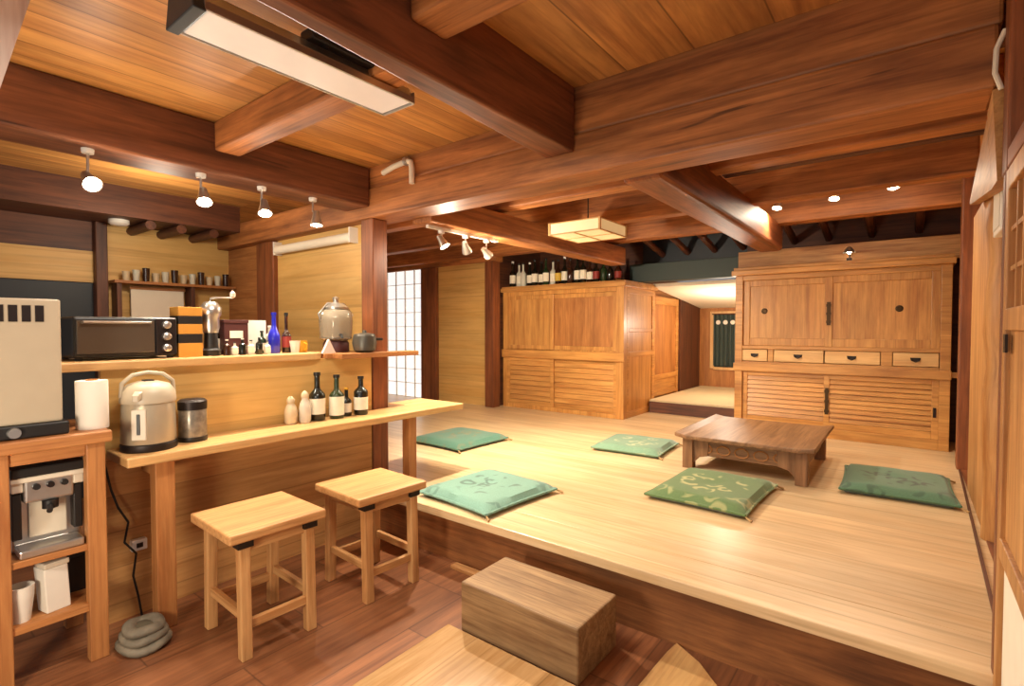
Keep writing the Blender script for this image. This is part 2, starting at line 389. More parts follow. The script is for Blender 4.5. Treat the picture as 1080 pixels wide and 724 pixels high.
# corridor
struct(B(-2.46, -1.385, 5.90, 7.85, ZP, .45).build('floor_corridor', 'tatami'))
struct(B(-2.46, -1.385, 5.885, 5.90, ZP, .43).build('baseboard_corridor', 'dark_x'))
struct(B(-2.54, -2.48, 6.98, 7.85, ZP, 1.75).build('wall_corridor', 'dark_z'))
struct(B(-2.64, -2.57, 6.06, 7.85, ZP, 1.95).build('wall_corridor', 'cabdark_y'))
struct(B(-1.38, -1.32, 6.0, 7.85, ZP, 2.0).build('wall_corridor', 'ply_y'))
cm = MB(); cm.prism([(-2.47, 6.0, 1.80), (-1.385, 6.0, 1.80), (-1.385, 7.8, 1.60), (-2.47, 7.8, 1.60)], (0, 0, .04))
struct(cm.build('ceiling_corridor', 'plaster'))
wc = MB(); wc.box(-2.54, -2.30, 7.80, 7.86, .45, 1.64); wc.box(-1.90, -1.32, 7.80, 7.86, .45, 1.64)
wc.box(-2.30, -1.90, 7.80, 7.86, .45, .74); wc.box(-2.30, -1.90, 7.80, 7.86, 1.53, 1.64)
struct(wc.build('wall_corridor_end', 'cabdark_z'))
w2 = MB(); w2.box(-2.32, -2.27, 7.77, 7.80, .72, 1.55); w2.box(-1.93, -1.88, 7.77, 7.80, .72, 1.55)
w2.box(-2.27, -1.93, 7.77, 7.80, 1.51, 1.55); w2.box(-2.27, -1.93, 7.77, 7.80, .70, .74)
w2 = struct(w2.build('window_2', 'pale_z'))
B(-2.30, -1.90, 7.83, 7.84, .74, 1.53).build('pane', 'teal_dark', w2)

# right wall: sliding doors, round natural post, lintel boards
struct(B(.42, .48, 1.2, 5.96, 0, 2.48).build('wall_right', 'tan_z'))
struct(B(.30, .42, 2.1, 4.80, ZP, .308).build('trim_2', 'post_y'))
lp = MB(); n = 14
lp.tube([(.362+.006*math.sin(i*1.9), 3.30+.006*math.cos(i*1.3), .30+i*2.13/(n-1)) for i in range(n)], [.080+.006*math.sin(i*2.3)+(.014 if i in (4, 7) else 0) for i in range(n)], seg=16)
struct(lp.build('pillar_log', 'tan_z', smooth=True))
nb = MB(); nb.prism([(.19, 2.33, 1.995), (.245, 3.75, 1.995), (.245, 3.75, 1.97), (.205, 2.33, 1.76)], (.04, 0, 0))
nb.prism([(.182, 2.105, 2.01), (.19, 2.33, 2.01), (.205, 2.33, 1.76), (.197, 2.105, 1.74)], (.04, 0, 0))
struct(nb.build('trim_3', 'tan_y'))
struct(B(.298, .36, 3.42, 4.25, .308, 1.98).build('wall_right_board', 'tan_z'))
struct(B(.255, .36, 2.33, 2.52, 2.02, 2.48).build('pillar', 'post_z', bevel=.008))
struct(B(.206, .27, 1.2, 1.985, 1.745, 1.80).build('trim_4', 'post_y', bevel=.005))
struct(B(.36, .41, 2.1, 3.2, ZP, 2.48).build('wall_right_board', 'tan_z'))
struct(B(.205, .275, 1.985, 2.09, 1.74, 2.48).build('pillar', 'post_z', bevel=.006))
struct(B(.205, .26, 2.005, 2.045, ZP, 1.74).build('pillar', 'post_z', bevel=.004))
d1 = MB()
for y0, y1 in ((.745, .795), (.0, .05)): d1.box(0, .035, y0, y1, 0, 1.73)
for z0, z1 in ((0, .06), (.655, .71), (1.285, 1.345), (1.67, 1.73)): d1.box(0, .035, .05, .745, z0, z1)
d1 = struct(d1.build('door_1', 'tan_z', bevel=.003)); d1.location = (.206, 1.205, .01)
B(.012, .022, .05, .745, .06, .655).build('lower_panel', 'plaster', d1)
B(.012, .022, .05, .745, .71, 1.285).build('middle_panel', 'tan_z', d1)
k = MB()
for i in range(1, 7): k.box(.007, .026, .05+i*.695/7-.007, .05+i*.695/7+.007, 1.345, 1.67)
for i in range(1, 3): k.box(.008, .025, .05, .745, 1.345+i*.108-.006, 1.345+i*.108+.006)
k.build('lattice', 'tan_z', d1)
B(.017, .023, .05, .745, 1.345, 1.67).build('upper_panel', 'cabdark_z', d1)
B(-.004, .002, .70, .735, 1.225, 1.275).build('finger_pull', 'iron', d1)
struct(MB().prism([(.238, 2.05, ZP), (.288, 4.79, ZP), (.300, 4.79, ZP), (.250, 2.05, ZP)], (0, 0, .008)).build('trim_5', 'dark_y'))
t = thing('wall_switch', 'white square plate high on the pillar at the right edge', 'switch plate', (.262, 1.98, 1.80)); 
B(-.02, .02, -.006, .005, 0, .14).build('plate', 'white', t, bevel=.003)
B(-.008, .008, -.009, -.006, .04, .10).build('rocker', 'paper', t, bevel=.001)

# ================================================================== BAR
ct = thing('bar_counter', 'long pale wood counter ledge holding the airpot and the dark bottles', 'counter', (-2.62, 1.6, 0))
w = MB(); w.box(-.133, .14, -.91, 1.06, .735, .775); w.box(-.30, -.133, .63, 1.06, .735, .775)
w.build('worktop', 'pale_y', ct, bevel=.006)
B(.03, .095, -.80, -.725, 0, .735).build('leg', 'cart_z', ct, bevel=.004)
B(.03, .095, .60, .665, ZP, .735).build('leg', 'cart_z', ct, bevel=.004)
B(-.12, .03, -.785, -.74, .66, .735).build('bracket', 'cart_x', ct, bevel=.003)
rb = thing('raised_bar', 'high bar of plywood boards with a cream top shelf along the kitchen', 'bar', (-2.78, 1.3, 0))
B(-.02, .015, -.62, .795, 0, .735).build('lower_panel', 'under', rb)
B(-.02, .015, -.62, .795, .735, 1.12).build('upper_panel', 'ply_y', rb)
bt = MB(); pp = [(-.36, -.765, 1.12), (-.36, .46, 1.12)] + [(.06-.12+.12*math.sin(a), .34+.12*math.cos(a), 1.12) for a in [i*PI/12 for i in range(7)]] + [(.06, -.765, 1.12)]
bt.prism(pp, (0, 0, .038)); bt.build('bar_top', 'pale_y', rb, bevel=.005)
es = MB(); es.box(-.36, .03, .46, .80, 1.12, 1.15); es.box(.03, .13, .50, 1.10, 1.12, 1.15)
es.build('end_shelf', 'cart_y', rb, bevel=.003)
ZB = 1.158

# ------------------------------------------------------------------ stools
def make_stool():
    t = thing('stool', '', 'stool'); lx, ly = .158, .135
    B(-.20, .20, -.20, .20, .472, .512).build('seat', 'stool_y', t, bevel=.007)
    for sx in (-1, 1):
        for sy in (-1, 1):
            MB().prism([(sx*lx-.021, sy*ly-.021, .462), (sx*lx+.021, sy*ly-.021, .462), (sx*lx+.021, sy*ly+.021, .462), (sx*lx-.021, sy*ly+.021, .462)], (sx*.012, 0, -.462)).build('leg', 'stool_z', t, bevel=.004)
    for sy in (-1, 1):
        B(-lx+.015, lx-.015, sy*ly-.011, sy*ly+.011, .15, .185).build('stretcher', 'stool_x', t, bevel=.002)
        B(-lx+.02, lx-.02, sy*ly-.011, sy*ly+.011, .425, .472).build('apron', 'stool_x', t, bevel=.002)
    for sx in (-1, 1):
        B(sx*(lx+.008)-.011, sx*(lx+.008)+.011, -ly+.02, ly-.02, .115, .15).build('stretcher', 'stool_y', t, bevel=.002)
        B(sx*lx-.011, sx*lx+.011, -ly+.02, ly-.02, .425, .472).build('apron', 'stool_y', t, bevel=.002)
    for sy in (-1, 1):
        c = B(lx-.022, lx+.03, sy*ly-.03, sy*ly+.03, .444, .471).build('corner_plate', 'iron', t, bevel=.002); c['label'] = 'dark iron corner plate'
    return t
s0 = make_stool(); s0['label'] = 'wooden stool nearer the rack, larger in view, standing before the counter'; s0['group'] = 'stools at the counter'
s0.location = (-2.215, 1.085, 0); s0.rotation_euler = (0, 0, R(-2))
dup(s0, (-2.18, 1.645, 0), R(-3), 'wooden stool farther along the counter, close to the platform edge', 'stools at the counter')

# ------------------------------------------------------------------ step block and planks
sb = thing('step_block', 'thick weathered timber step block in front of the platform edge', 'step', (-1.20, 1.745, 0), R(0))
B(-.31, .27, -.145, .165, .0, .215).build('block', 'step_x', sb, bevel=.008)
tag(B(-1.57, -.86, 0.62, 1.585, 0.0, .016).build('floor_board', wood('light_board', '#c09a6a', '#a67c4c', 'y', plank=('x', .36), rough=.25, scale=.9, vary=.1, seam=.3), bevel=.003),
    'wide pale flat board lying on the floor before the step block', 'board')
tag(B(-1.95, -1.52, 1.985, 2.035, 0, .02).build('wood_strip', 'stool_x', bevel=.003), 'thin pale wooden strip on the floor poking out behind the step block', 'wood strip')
# patch of light at the platform foot, modelled as a pale curved slab
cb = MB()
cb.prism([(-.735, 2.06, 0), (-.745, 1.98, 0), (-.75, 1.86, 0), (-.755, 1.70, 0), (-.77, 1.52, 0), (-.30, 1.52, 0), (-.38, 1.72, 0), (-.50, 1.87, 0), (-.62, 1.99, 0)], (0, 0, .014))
tag(cb.build('light_patch', 'pale_y', bevel=.002), 'pointed patch of light on the floor right of the step block, made as a pale slab', 'board')

# ------------------------------------------------------------------ floor cushions
def cushion(label, loc, rz, sx, sy, mat, tie=((1, 1), (1, -1))):
    t = thing('floor_cushion', label, 'cushion', loc, rz, 'floor cushions on the platform')
    m = MB(); n = 18; H = .072
    top = {}; bot = {}
    for i in range(n+1):
        for j in range(n+1):
            u = i/n*2-1; v = j/n*2-1
            pin = 1-.05*(1-u*u)*abs(v)**3  # slight pinch
            x = u*sx/2*(1-.035*(1-v*v)*0+.0); y = v*sy/2
            x *= 1-.04*(1-v*v)*abs(u)**4; y *= 1-.04*(1-u*u)*abs(v)**4
            e = max(0, 1-abs(u)**6)*max(0, 1-abs(v)**6)
            z = .026+H*.6*e**.32+.003*math.sin(7*u+3*v)*e
            if abs(u) < .12 and abs(v) < .12: z -= .006
            top[i, j] = m.bm.verts.new((x, y, z))
            bot[i, j] = top[i, j] if i in (0, n) or j in (0, n) else m.bm.verts.new((x, y, .0))
    for i in range(n):
        for j in range(n):
            m.bm.faces.new([top[i, j], top[i+1, j], top[i+1, j+1], top[i, j+1]])
            m.bm.faces.new([bot[i, j], bot[i, j+1], bot[i+1, j+1], bot[i+1, j]])
    m.build('cover', mat, t, smooth=True)
    k = MB()
    for a, b in (((-1, -1), (1, -1)), ((1, -1), (1, 1)), ((1, 1), (-1, 1)), ((-1, 1), (-1, -1))):
        pts = []
        for q in range(9):
            u = a[0]+(b[0]-a[0])*q/8; v = a[1]+(b[1]-a[1])*q/8
            pts.append((u*sx/2*(1-.04*(1-v*v)*abs(u)**4), v*sy/2*(1-.04*(1-u*u)*abs(v)**4), .026))
        k.tube(pts, .008, seg=6)
    k.build('piping', mat, t, smooth=True)
    for sx_, sy_ in tie:
        p = Vector((sx_*sx/2, sy_*sy/2, .02))
        MB().tube([p, p+Vector((sx_*.014, sy_*.008, -.006)), p+Vector((sx_*.034, sy_*.014, -.013))], [.004, .006, .008], seg=6).build('tassel', M['tassel'], t, smooth=True)
    return t
M['tassel'] = plain('beige_thread', '#a98a5c', .8)
cushion('pale teal floor cushion at the front edge of the platform beside the counter end', (-1.995, 2.36, ZP), R(-5), .57, .60, fabric('cloth_teal_pale', '#6d9888', '#31504a', 2.1, .75))
cushion('blue green floor cushion in the far left, partly behind the counter leg', (-3.14, 3.32, ZP), R(-2), .60, .62, fabric('cloth_teal_deep', '#44705f', '#746846', 5.2, .7))
cushion('grey green floor cushion at the left end of the low table', (-1.80, 4.03, ZP), R(4), .56, .54, fabric('cloth_sage', '#6b8c72', '#aeb38c', 8.4, .7))
cushion('moss green floor cushion with yellow scrolls in front of the low table', (-.93, 3.20, ZP), R(-2), .56, .68, fabric('cloth_moss', '#5c7a48', '#c0bc84', 3.3, .8))
cushion('dark green floor cushion close to the right wall and sliding doors', (-.055, 4.02, ZP), R(2), .56, .64, fabric('cloth_bottle', '#4d7458', '#1f3428', 6.6, .85))

# ------------------------------------------------------------------ low table
lt = thing('low_table', 'low carved wooden table with flared ends on the platform', 'table', (-.89, 4.14, ZP), R(0))
m = MB(); hx, hy = .44, .50
prof = []
for i in range(13):
    x = -hx+i*2*hx/12
    rise = .016*max(0, (abs(x)/hx-.75)/.25)**2
    prof.append((x, rise))
m.prism([(x, -hy, .215+r) for x, r in prof]+[(x, -hy, .242+r) for x, r in prof[::-1]], (0, 2*hy, 0))
m.build('table_top', 'table_y', lt, bevel=.006)
for sx in (-1, 1):
    for sy in (-1, 1):
        x = sx*.36; y = sy*.42
        l = MB(); l.box(x-.036, x+.036, y-.036, y+.036, 0, .216)
        a = .036
        l.prism([(x-a*sx-.0, y-.02, .216), (x-(a+.11)*sx, y-.02, .216), (x-(a+.10)*sx, y-.02, .10), (x-(a+.04)*sx, y-.02, .085), (x-a*sx, y-.02, .04)], (0, .04, 0))
        l.build('leg', 'table_z', lt, bevel=.003)
for sy in (-1, 1):
    B(-.33, .33, sy*.42-.012, sy*.42+.012, .10, .205).build('apron', 'table_x', lt, bevel=.002)
    k = MB()
    for i in range(5):
        x = -.24+i*.12
        k.tube([(x+.045*math.cos(a), sy*.434, .152+.032*math.sin(a)) for a in [q*PI/5 for q in range(10)]], .005, seg=5, closed=True)
    k.build('carving', 'cabdark_x', lt, smooth=True)
for sx in (-1, 1):
    B(sx*.36-.012, sx*.36+.012, -.39, .39, .10, .205).build('apron', 'table_y', lt, bevel=.002)

# ================================================================== CHESTS
def louver_door(name, x0, x1, z0, z1, y, parent, n=9):
    d = MB(); fw = .045
    d.box(x0, x0+fw, y-.02, y+.0, z0, z1); d.box(x1-fw, x1, y-.02, y+.0, z0, z1)
    d.box(x0+fw, x1-fw, y-.02, y, z1-fw*.8, z1); d.box(x0+fw, x1-fw, y-.02, y, z0, z0+fw*1.3)
    o = d.build(name, 'cab_x', parent, bevel=.003)
    s = MB(); zz0 = z0+fw*1.3; zz1 = z1-fw*.8; h = (zz1-zz0)/n
    for i in range(n):
        s.prism([(x0+fw, y-.004, zz0+i*h), (x0+fw, y-.017, zz0+i*h+.004), (x0+fw, y-.006, zz0+(i+1)*h-.002), (x0+fw, y-.002, zz0+(i+1)*h-.002)], (x1-x0-2*fw, 0, 0))
    s.build('slat_panel', 'cab_x', o)
    return o
def panel_door(name, x0, x1, z0, z1, y, parent, dark=False, fw=.05):
    d = MB()
    d.box(x0, x0+fw, y-.022, y, z0, z1); d.box(x1-fw, x1, y-.022, y, z0, z1)
    d.box(x0+fw, x1-fw, y-.022, y, z1-fw, z1); d.box(x0+fw, x1-fw, y-.022, y, z0, z0+fw*1.2)
    o = d.build(name, 'cab_z', parent, bevel=.004)
    B(x0+fw, x1-fw, y-.010, y-.002, z0+fw*1.2, z1-fw).build('panel', 'cabdark_z' if dark else 'cab_z', o)
    return o
def pull(x, z, y, parent, r=.03, mat='brass'):
    k = MB(); k.lathe([(0, -.004), (r, -.004), (r*.9, .004), (r*.62, .006), (r*.55, .001), (0, .001)], seg=20, mat=Matrix.Translation((x, y, z)) @ Matrix.Rotation(R(90), 4, 'X') )
    o = k.build('finger_pull', mat, parent, smooth=True); o['label'] = 'dark round metal finger pull'; return o

# left chest (front Y 5.20)
lc = thing('storage_chest', 'wooden storage chest with bottles on top, at the back left of the platform', 'cabinet', (-4.15, 5.20, ZP))
W = 1.68; Hh = 1.53; dp = .86
c = MB()
c.box(0, .06, .0, dp, 0, Hh-.07); c.box(W-.09, W, 0.0, .09, 0, Hh-.07)
c.box(.06, W-.09, dp-.02, dp, 0, Hh-.07); c.box(.06, W-.09, .0, dp-.02, 0, .05)
c.box(.06, W-.09, .03, dp-.02, .05, .06)
c.box(.06, W-.09, 0, .05, .70, .75); c.box(.06, W-.09, 0, .04, Hh-.12, Hh-.07)
c.build('frame', 'cab_z', lc, bevel=.004)
c = MB(); c.box(-.02, W+.03, -.03, dp+.02, Hh-.07, Hh-.02); c.box(-.01, W+.02, -.015, dp+.01, Hh-.02, Hh)
c.build('cornice', 'cab_x', lc, bevel=.006)
c = MB(); c.box(0, W+.015, -.028, .0, .635, .735)
c.build('waist_rail', 'cab_x', lc, bevel=.006)
xm = .74
panel_door('sliding_door', .06, xm+.03, .735, Hh-.12, .022, lc)
panel_door('sliding_door', xm-.03, W-.09, .735, Hh-.12, .046, lc, dark=True)
louver_door('sliding_door', .06, xm+.03, .05, .635, .022, lc, 8)
louver_door('sliding_door', xm-.03, W-.09, .05, .635, .046, lc, 8)
# panelled flank (faces +X)
c = MB()
c.box(W-.03, W, .09, .14, 0, Hh-.07); c.box(W-.03, W, dp-.07, dp, 0, Hh-.07)
for z0, z1 in ((0, .07), (.68, .74), (.96, 1.0), (Hh-.14, Hh-.07)): c.box(W-.03, W, .14, dp-.07, z0, z1)
c.build('side_frame', 'cab_y', lc, bevel=.004)
B(W-.025, W-.012, .14, dp-.07, .07, Hh-.14).build('side_panel', 'cab_z', lc)
# second chest further along the passage
c2 = thing('passage_cabinet', 'narrow panelled cabinet behind the left chest along the passage', 'cabinet', (-2.56, 6.085, ZP))
c = MB(); c.box(0, .02, 0, .88, 0, 1.42); c.box(.02, .06, 0, .07, 0, 1.44); c.box(.02, .06, .80, .88, 0, 1.40)
for z0, z1 in ((0.15, .20), (.36, .42), (1.30, 1.40)): c.box(.02, .06, .07, .80, z0, z1)
c.build('frame', 'cab_y', c2, bevel=.004)
B(.022, .045, .07, .80, .42, 1.30).build('door_panel', 'cabdark_z', c2)
B(.022, .045, .07, .80, .20, .36).build('lower_panel', 'cab_y', c2)

# right chest (front Y 5.45)
rc = thing('tea_chest', 'large two-tier wooden chest with drawers and slatted doors at the back right', 'cabinet', (-1.385, 5.45, ZP))
W = 1.65; Hh = 1.60; dp = .48
c = MB()
c.box(0, .07, 0, dp, 0, Hh-.08); c.box(W-.07, W, 0, dp, 0, Hh-.08); c.box(.07, W-.07, dp-.02, dp, 0, Hh-.08)
c.box(.07, W-.07, 0, dp-.02, 0, .09); c.box(.07, W-.07, 0, .06, .575, .68); c.box(.07, W-.07, 0, .05, .80, .835)
c.box(.07, W-.07, 0, .05, Hh-.13, Hh-.08)
c.box(.30, .35, 0, .05, .68, .80); c.box(1.19, 1.27, 0, .05, .68, .80)
c.build('frame', 'cab_x', rc, bevel=.004)
c = MB(); c.box(-.03, W+.02, -.04, dp, Hh-.08, Hh-.03); c.box(-.015, W+.01, -.02, dp, Hh-.03, Hh)
c.build('cornice', 'cab_x', rc, bevel=.006)
c = MB(); c.box(-.01, W+.005, -.02, 0, .585, .66); c.box(W+.005, W+.07, .02, .05, .60, .645)
c.build('waist_rail', 'cab_x', rc, bevel=.005)
a = panel_door('sliding_door', .07, .83, .835, Hh-.13, .045, rc, fw=.06); pull(.26, 1.17, .035, a)
b = panel_door('sliding_door', .77, W-.07, .835, Hh-.13, .022, rc, fw=.06); pull(1.31, 1.17, .012, b)
lk = MB(); lk.box(.785, .815, -.006, .0, 1.03, 1.24)
for z in (1.06, 1.135, 1.21): lk.box(.781, .819, -.009, -.001, z-.012, z+.012)
lk.build('lock_plate', 'brass', b)
a = louver_door('sliding_door', .07, .83, .09, .575, .045, rc, 9)
b = louver_door('sliding_door', .77, W-.07, .09, .575, .022, rc, 9)
lk = MB(); lk.box(.782, .808, -.004, .002, .22, .46)
for z in (.25, .34, .43): lk.box(.776, .814, -.007, .0, z-.012, z+.012)
lk.build('lock_plate', 'brass', b)
B(W-.105, W-.085, -.004, .002, .27, .35).build('finger_pull', 'iron', b)
for x0, x1 in ((.075, .295), (.355, .765), (.775, 1.185), (1.275, 1.575)):
    d = B(x0, x1, -.004, .03, .685, .795).build('drawer', 'pale_x', rc, bevel=.003); d['label'] = 'paler small drawer'
    xc = (x0+x1)/2
    h = MB(); h.tube([(xc-.03, -.004, .75), (xc-.026, -.02, .735), (xc, -.024, .722), (xc+.026, -.02, .735), (xc+.03, -.004, .75)], .005, seg=6)
    h.prism([(xc-.036, -.007, .757), (xc+.036, -.007, .757), (xc+.028, -.007, .737), (xc, -.007, .727), (xc-.028, -.007, .737)], (0, .004, 0))
    h.build('handle', 'iron', d)

# ================================================================== BOTTLES
def bottle(label, loc, h, r, glass, lab='label', cap='black', neck=.32, shoulder=.16, group=None, lz=(.14, .46), name='bottle', rz=0):
    t = thing(name, label, 'bottle', loc, rz, group)
    m = MB(); zs = h*(1-neck-shoulder); zn = h*(1-neck); rn = r*.36
    prof = [(r*.9, 0), (r, h*.02), (r, zs)]
    for i in range(1, 6):
        a = i/5; prof.append((r+(rn-r)*(3*a*a-2*a**3), zs+(zn-zs)*a))
    prof += [(rn*.95, h*.95), (rn*1.15, h*.955), (rn*1.15, h*.975), (0, h*.975)]
    m.lathe(prof, seg=18); m.build('glass_body', glass, t, smooth=True)
    if lab:
        l = MB(); n = 14; z0, z1 = h*lz[0], min(h*lz[1], zs*.97)
        a0, a1 = -PI*.95, PI*.35
        ra = [(a0+(a1-a0)*i/n) for i in range(n+1)]
        for za, rr in ((0, 0),): pass
        vs = [[l.bm.verts.new((rr*math.cos(a), rr*math.sin(a), z)) for a in ra] for rr in (r*1.0, r*1.025) for z in (z0, z1)]
        for i in range(n):
            l.bm.faces.new([vs[2][i], vs[2][i+1], vs[3][i+1], vs[3][i]])
            l.bm.faces.new([vs[2][i], vs[0][i], vs[0][i+1], vs[2][i+1]])
            l.bm.faces.new([vs[3][i], vs[3][i+1], vs[1][i+1], vs[1][i]])
        l.build('paper_label', lab, t, smooth=True)
    c = MB(); c.lathe([(rn*1.22, h*.93), (rn*1.25, h*.935), (rn*1.2, h), (0, h)], seg=14); c.build('cap', cap, t, smooth=True)
    return t
ordn = ['first', 'second', 'third', 'fourth', 'fifth', 'sixth', 'seventh', 'eighth', 'ninth', 'tenth', 'eleventh', 'twelfth', 'thirteenth', 'fourteenth', 'fifteenth', 'sixteenth', 'seventeenth', 'eighteenth', 'nineteenth', 'twentieth']
specs = [('glass_dark', 'label', 'dark'), ('glass_pale', 'label', 'pale glass'), ('glass_pale', None, 'clear pale'), ('glass_dark', 'label', 'black'), ('glass_dark', 'label', 'dark'),
         ('glass_dark', 'label', 'black'), ('glass_green', 'label', 'dark green'), ('glass_pale', 'label', 'pale'), ('glass_brown', 'yellow_label', 'brown'), ('glass_dark', 'label', 'black'),
         ('glass_brown', None, 'dark brown'), ('glass_dark', 'label', 'black'), ('glass_dark', 'label', 'dark'), ('glass_brown', 'label', 'brown'), ('glass_dark', 'label_red', 'black'),
         ('glass_green', None, 'dark green'), ('glass_dark', None, 'black'), ('glass_brown', 'label_red', 'brown')]
M['yellow_label'] = plain('yellow_label', '#c9a63c', .6)
for i, (g, l, nm) in enumerate(specs):
    x = -4.06+i*(1.46/17)+random.uniform(-.006, .006)
    hh = random.choice([.30, .33, .36, .31]) if i < 13 else random.choice([.2, .24, .27])
    ld = {'label': ' with white label', 'label_red': ' with red label', 'yellow_label': ' with yellow label', None: ' without label'}[l]
    bottle(f'{nm} bottle{ld}, {ordn[i]} from the left on the storage chest', (x, 5.29+(.02 if i % 2 else 0), ZP+1.53), hh, .038, g, l, cap=random.choice(['black', 'white', 'iron']), group='bottles on the storage chest')

# counter bottles
bottle('tall dark wine bottle with white label on the counter, tallest there', (-2.685, 1.657, .775), .275, .044, 'glass_dark', 'label', group='bottles on the counter')
bottle('dark green bottle with long cream label, second of the tall dark bottles on the counter', (-2.66, 1.767, .775), .255, .042, 'glass_green', 'label', lz=(.08, .6), group='bottles on the counter')
bottle('short bottle with pale label and yellow cap between taller dark bottles on the counter', (-2.68, 1.847, .775), .17, .03, 'glass_dark', 'label', cap='yellow', group='bottles on the counter')
bottle('black bottle with pale label nearest the big post on the counter', (-2.655, 1.932, .775), .235, .042, 'glass_dark', 'label', neck=.25, group='bottles on the counter')
def jar(label, loc, h, r, mat, cat='jar', name='jar'):
    t = thing(name, label, cat, loc)
    MB().lathe([(r*.8, 0), (r, h*.08), (r*1.02, h*.45), (r*.8, h*.62), (r*.52, h*.72), (r*.6, h*.8), (0, h*.8)], seg=18).build('body', mat, t, smooth=True)
    MB().lathe([(r*.62, h*.78), (r*.64, h*.88), (r*.3, h*.97), (0, h)], seg=14).build('lid', 'ceramic', t, smooth=True)
    return t
jar('small stoneware jar at the left of the counter bottles', (-2.69, 1.50, .775), .155, .034, 'ceramic')
jar('taller cream flask beside the tall dark wine bottle', (-2.67, 1.572, .775), .18, .032, 'cream_metal')

# bottles and things on the high bar
bottle('cobalt blue bottle on the high bar', (-2.90, 1.52, ZB), .235, .033, 'glass_blue', None, cap='glass_blue', neck=.3, shoulder=.3, group='bottles on the high bar')
bottle('slim dark brown bottle right of the cobalt bottle on the high bar', (-2.90, 1.595, ZB), .235, .026, 'glass_brown', 'label_red', neck=.42, group='bottles on the high bar')

def toaster():
    t = thing('toaster_oven', 'black toaster oven with glass door on the left end of the high bar', 'oven', (-2.97, .80, ZB))
    m = MB(); m.box(-.15, .13, -.195, .205, .012, .195); m.build('body', 'black', t, bevel=.012, seg=3)
    m = MB()
    for x in (-.12, .10):
        for y in (-.17, .18): m.lathe([(.014, 0), (.014, .013)], x, y, 10)
    m.build('feet', 'black', t)
    d = B(.13, .142, -.185, .105, .03, .178).build('door', 'oven_glass', t, bevel=.004)
    m = MB(); m.tube([(.142, -.165, .168), (.162, -.165, .170), (.162, .085, .170), (.142, .085, .168)], .006, seg=8); m.build('handle', 'steel', d, smooth=True)
    B(.13, .136, .112, .198, .02, .188).build('control_panel', 'iron', t, bevel=.002)
    for z in (.05, .105, .16):
        MB().lathe([(.019, 0), (.018, .016), (.01, .02), (0, .02)], seg=16, mat=Matrix.Translation((.136, .155, z)) @ Matrix.Rotation(R(90), 4, 'Y')).build('knob', 'steel', t, smooth=True)
toaster()
mb = thing('stacked_box', 'tall amber wooden box with two dark bands beside the toaster oven', 'box', (-2.90, 1.066, ZB))
for i, (z0, z1) in enumerate(((0, .07), (.07, .115), (.115, .165), (.165, .205), (.205, .25))):
    B(-.055, .055, -.055, .055, z0, z1).build('tier' if i % 2 == 0 else 'band', 'amber' if i % 2 == 0 else 'black', mb, bevel=.003)
cg = thing('coffee_grinder', 'silver coffee grinder with a bulbous top on the high bar beside the banded box', 'grinder', (-2.90, 1.182, ZB))
MB().lathe([(.045, 0), (.047, .03), (.034, .04), (.03, .13), (0, .13)], seg=20).build('base', 'black', cg, smooth=True)
MB().lathe([(.034, .12), (.042, .15), (.04, .2), (.05, .215), (.052, .25), (.03, .28), (0, .285)], seg=20).build('hopper', 'steel', cg, smooth=True)
m = MB(); m.tube([(0, 0, .28), (0, 0, .30), (.03, .05, .305), (.05, .09, .305)], .005, seg=8); m.build('crank', 'steel', cg, smooth=True)
MB().lathe([(.0, .30), (.013, .31), (.014, .33), (.0, .345)], cx=.05, cy=.09, seg=12).build('knob', 'cream_metal', cg, smooth=True)
k = thing('tea_caddy', 'dark red caddy with white label standing behind small bottles on the high bar', 'caddy', (-2.98, 1.33, ZB))
B(-.05, .05, -.07, .06, 0, .17).build('body', 'wine', k, bevel=.004)
B(.0505, .0515, -.04, .03, .09, .13).build('paper_label', 'label', k)
B(-.052, .052, -.072, .062, .17, .19).build('lid', 'wine', k, bevel=.003)
k = thing('card_stand', 'white menu card propped up on the high bar beside the cobalt bottle', 'card', (-2.99, 1.47, ZB))
B(-.006, .0, -.06, .05, .01, .19).build('card', 'paper', k)
B(-.03, .03, -.05, .04, 0, .012).build('stand', 'black', k)
sm = [(1.235, 'glass_brown', .085, .018, 'brown'), (1.275, 'glass_pale', .07, .017, 'pale'), (1.315, 'glass_dark', .09, .017, 'dark'), (1.36, 'glass_pale', .08, .018, 'white'), (1.405, 'glass_dark', .1, .018, 'black'), (1.45, 'glass_pale', .075, .017, 'cream')]
wh = ['nearest the grinder', 'second after the grinder', 'third after the grinder', 'fourth after the grinder', 'fifth after the grinder', 'last before the cobalt bottle']
for i, (y, g, h, r, nm) in enumerate(sm):
    bottle(f'tiny {nm} spice bottle on the high bar, {wh[i]}', (-2.84, y, ZB), h, r, g, 'label' if i % 2 else None, cap='white' if i % 2 == 0 else 'black', neck=.25, group='small bottles on the high bar', name='spice_bottle')
k = thing('mug', 'yellow glazed mug on the rounded end of the high bar', 'mug', (-2.90, 1.69, ZB))
MB().lathe([(.03, 0), (.034, .01), (.034, .07), (.03, .07), (.028, .015), (0, .012)], seg=20).build('body', 'yellow', k, smooth=True)
MB().tube([(.033, 0, .058), (.055, 0, .05), (.055, 0, .025), (.033, 0, .015)], .005, seg=6).build('handle', 'yellow', k, smooth=True)
k = thing('paper_cup', 'small white cup next to the yellow mug on the high bar', 'cup', (-2.86, 1.625, ZB))
MB().lathe([(.021, 0), (.03, .07), (.027, .07), (.019, .004), (0, .004)], seg=18).build('cup', 'paper', k, smooth=True)
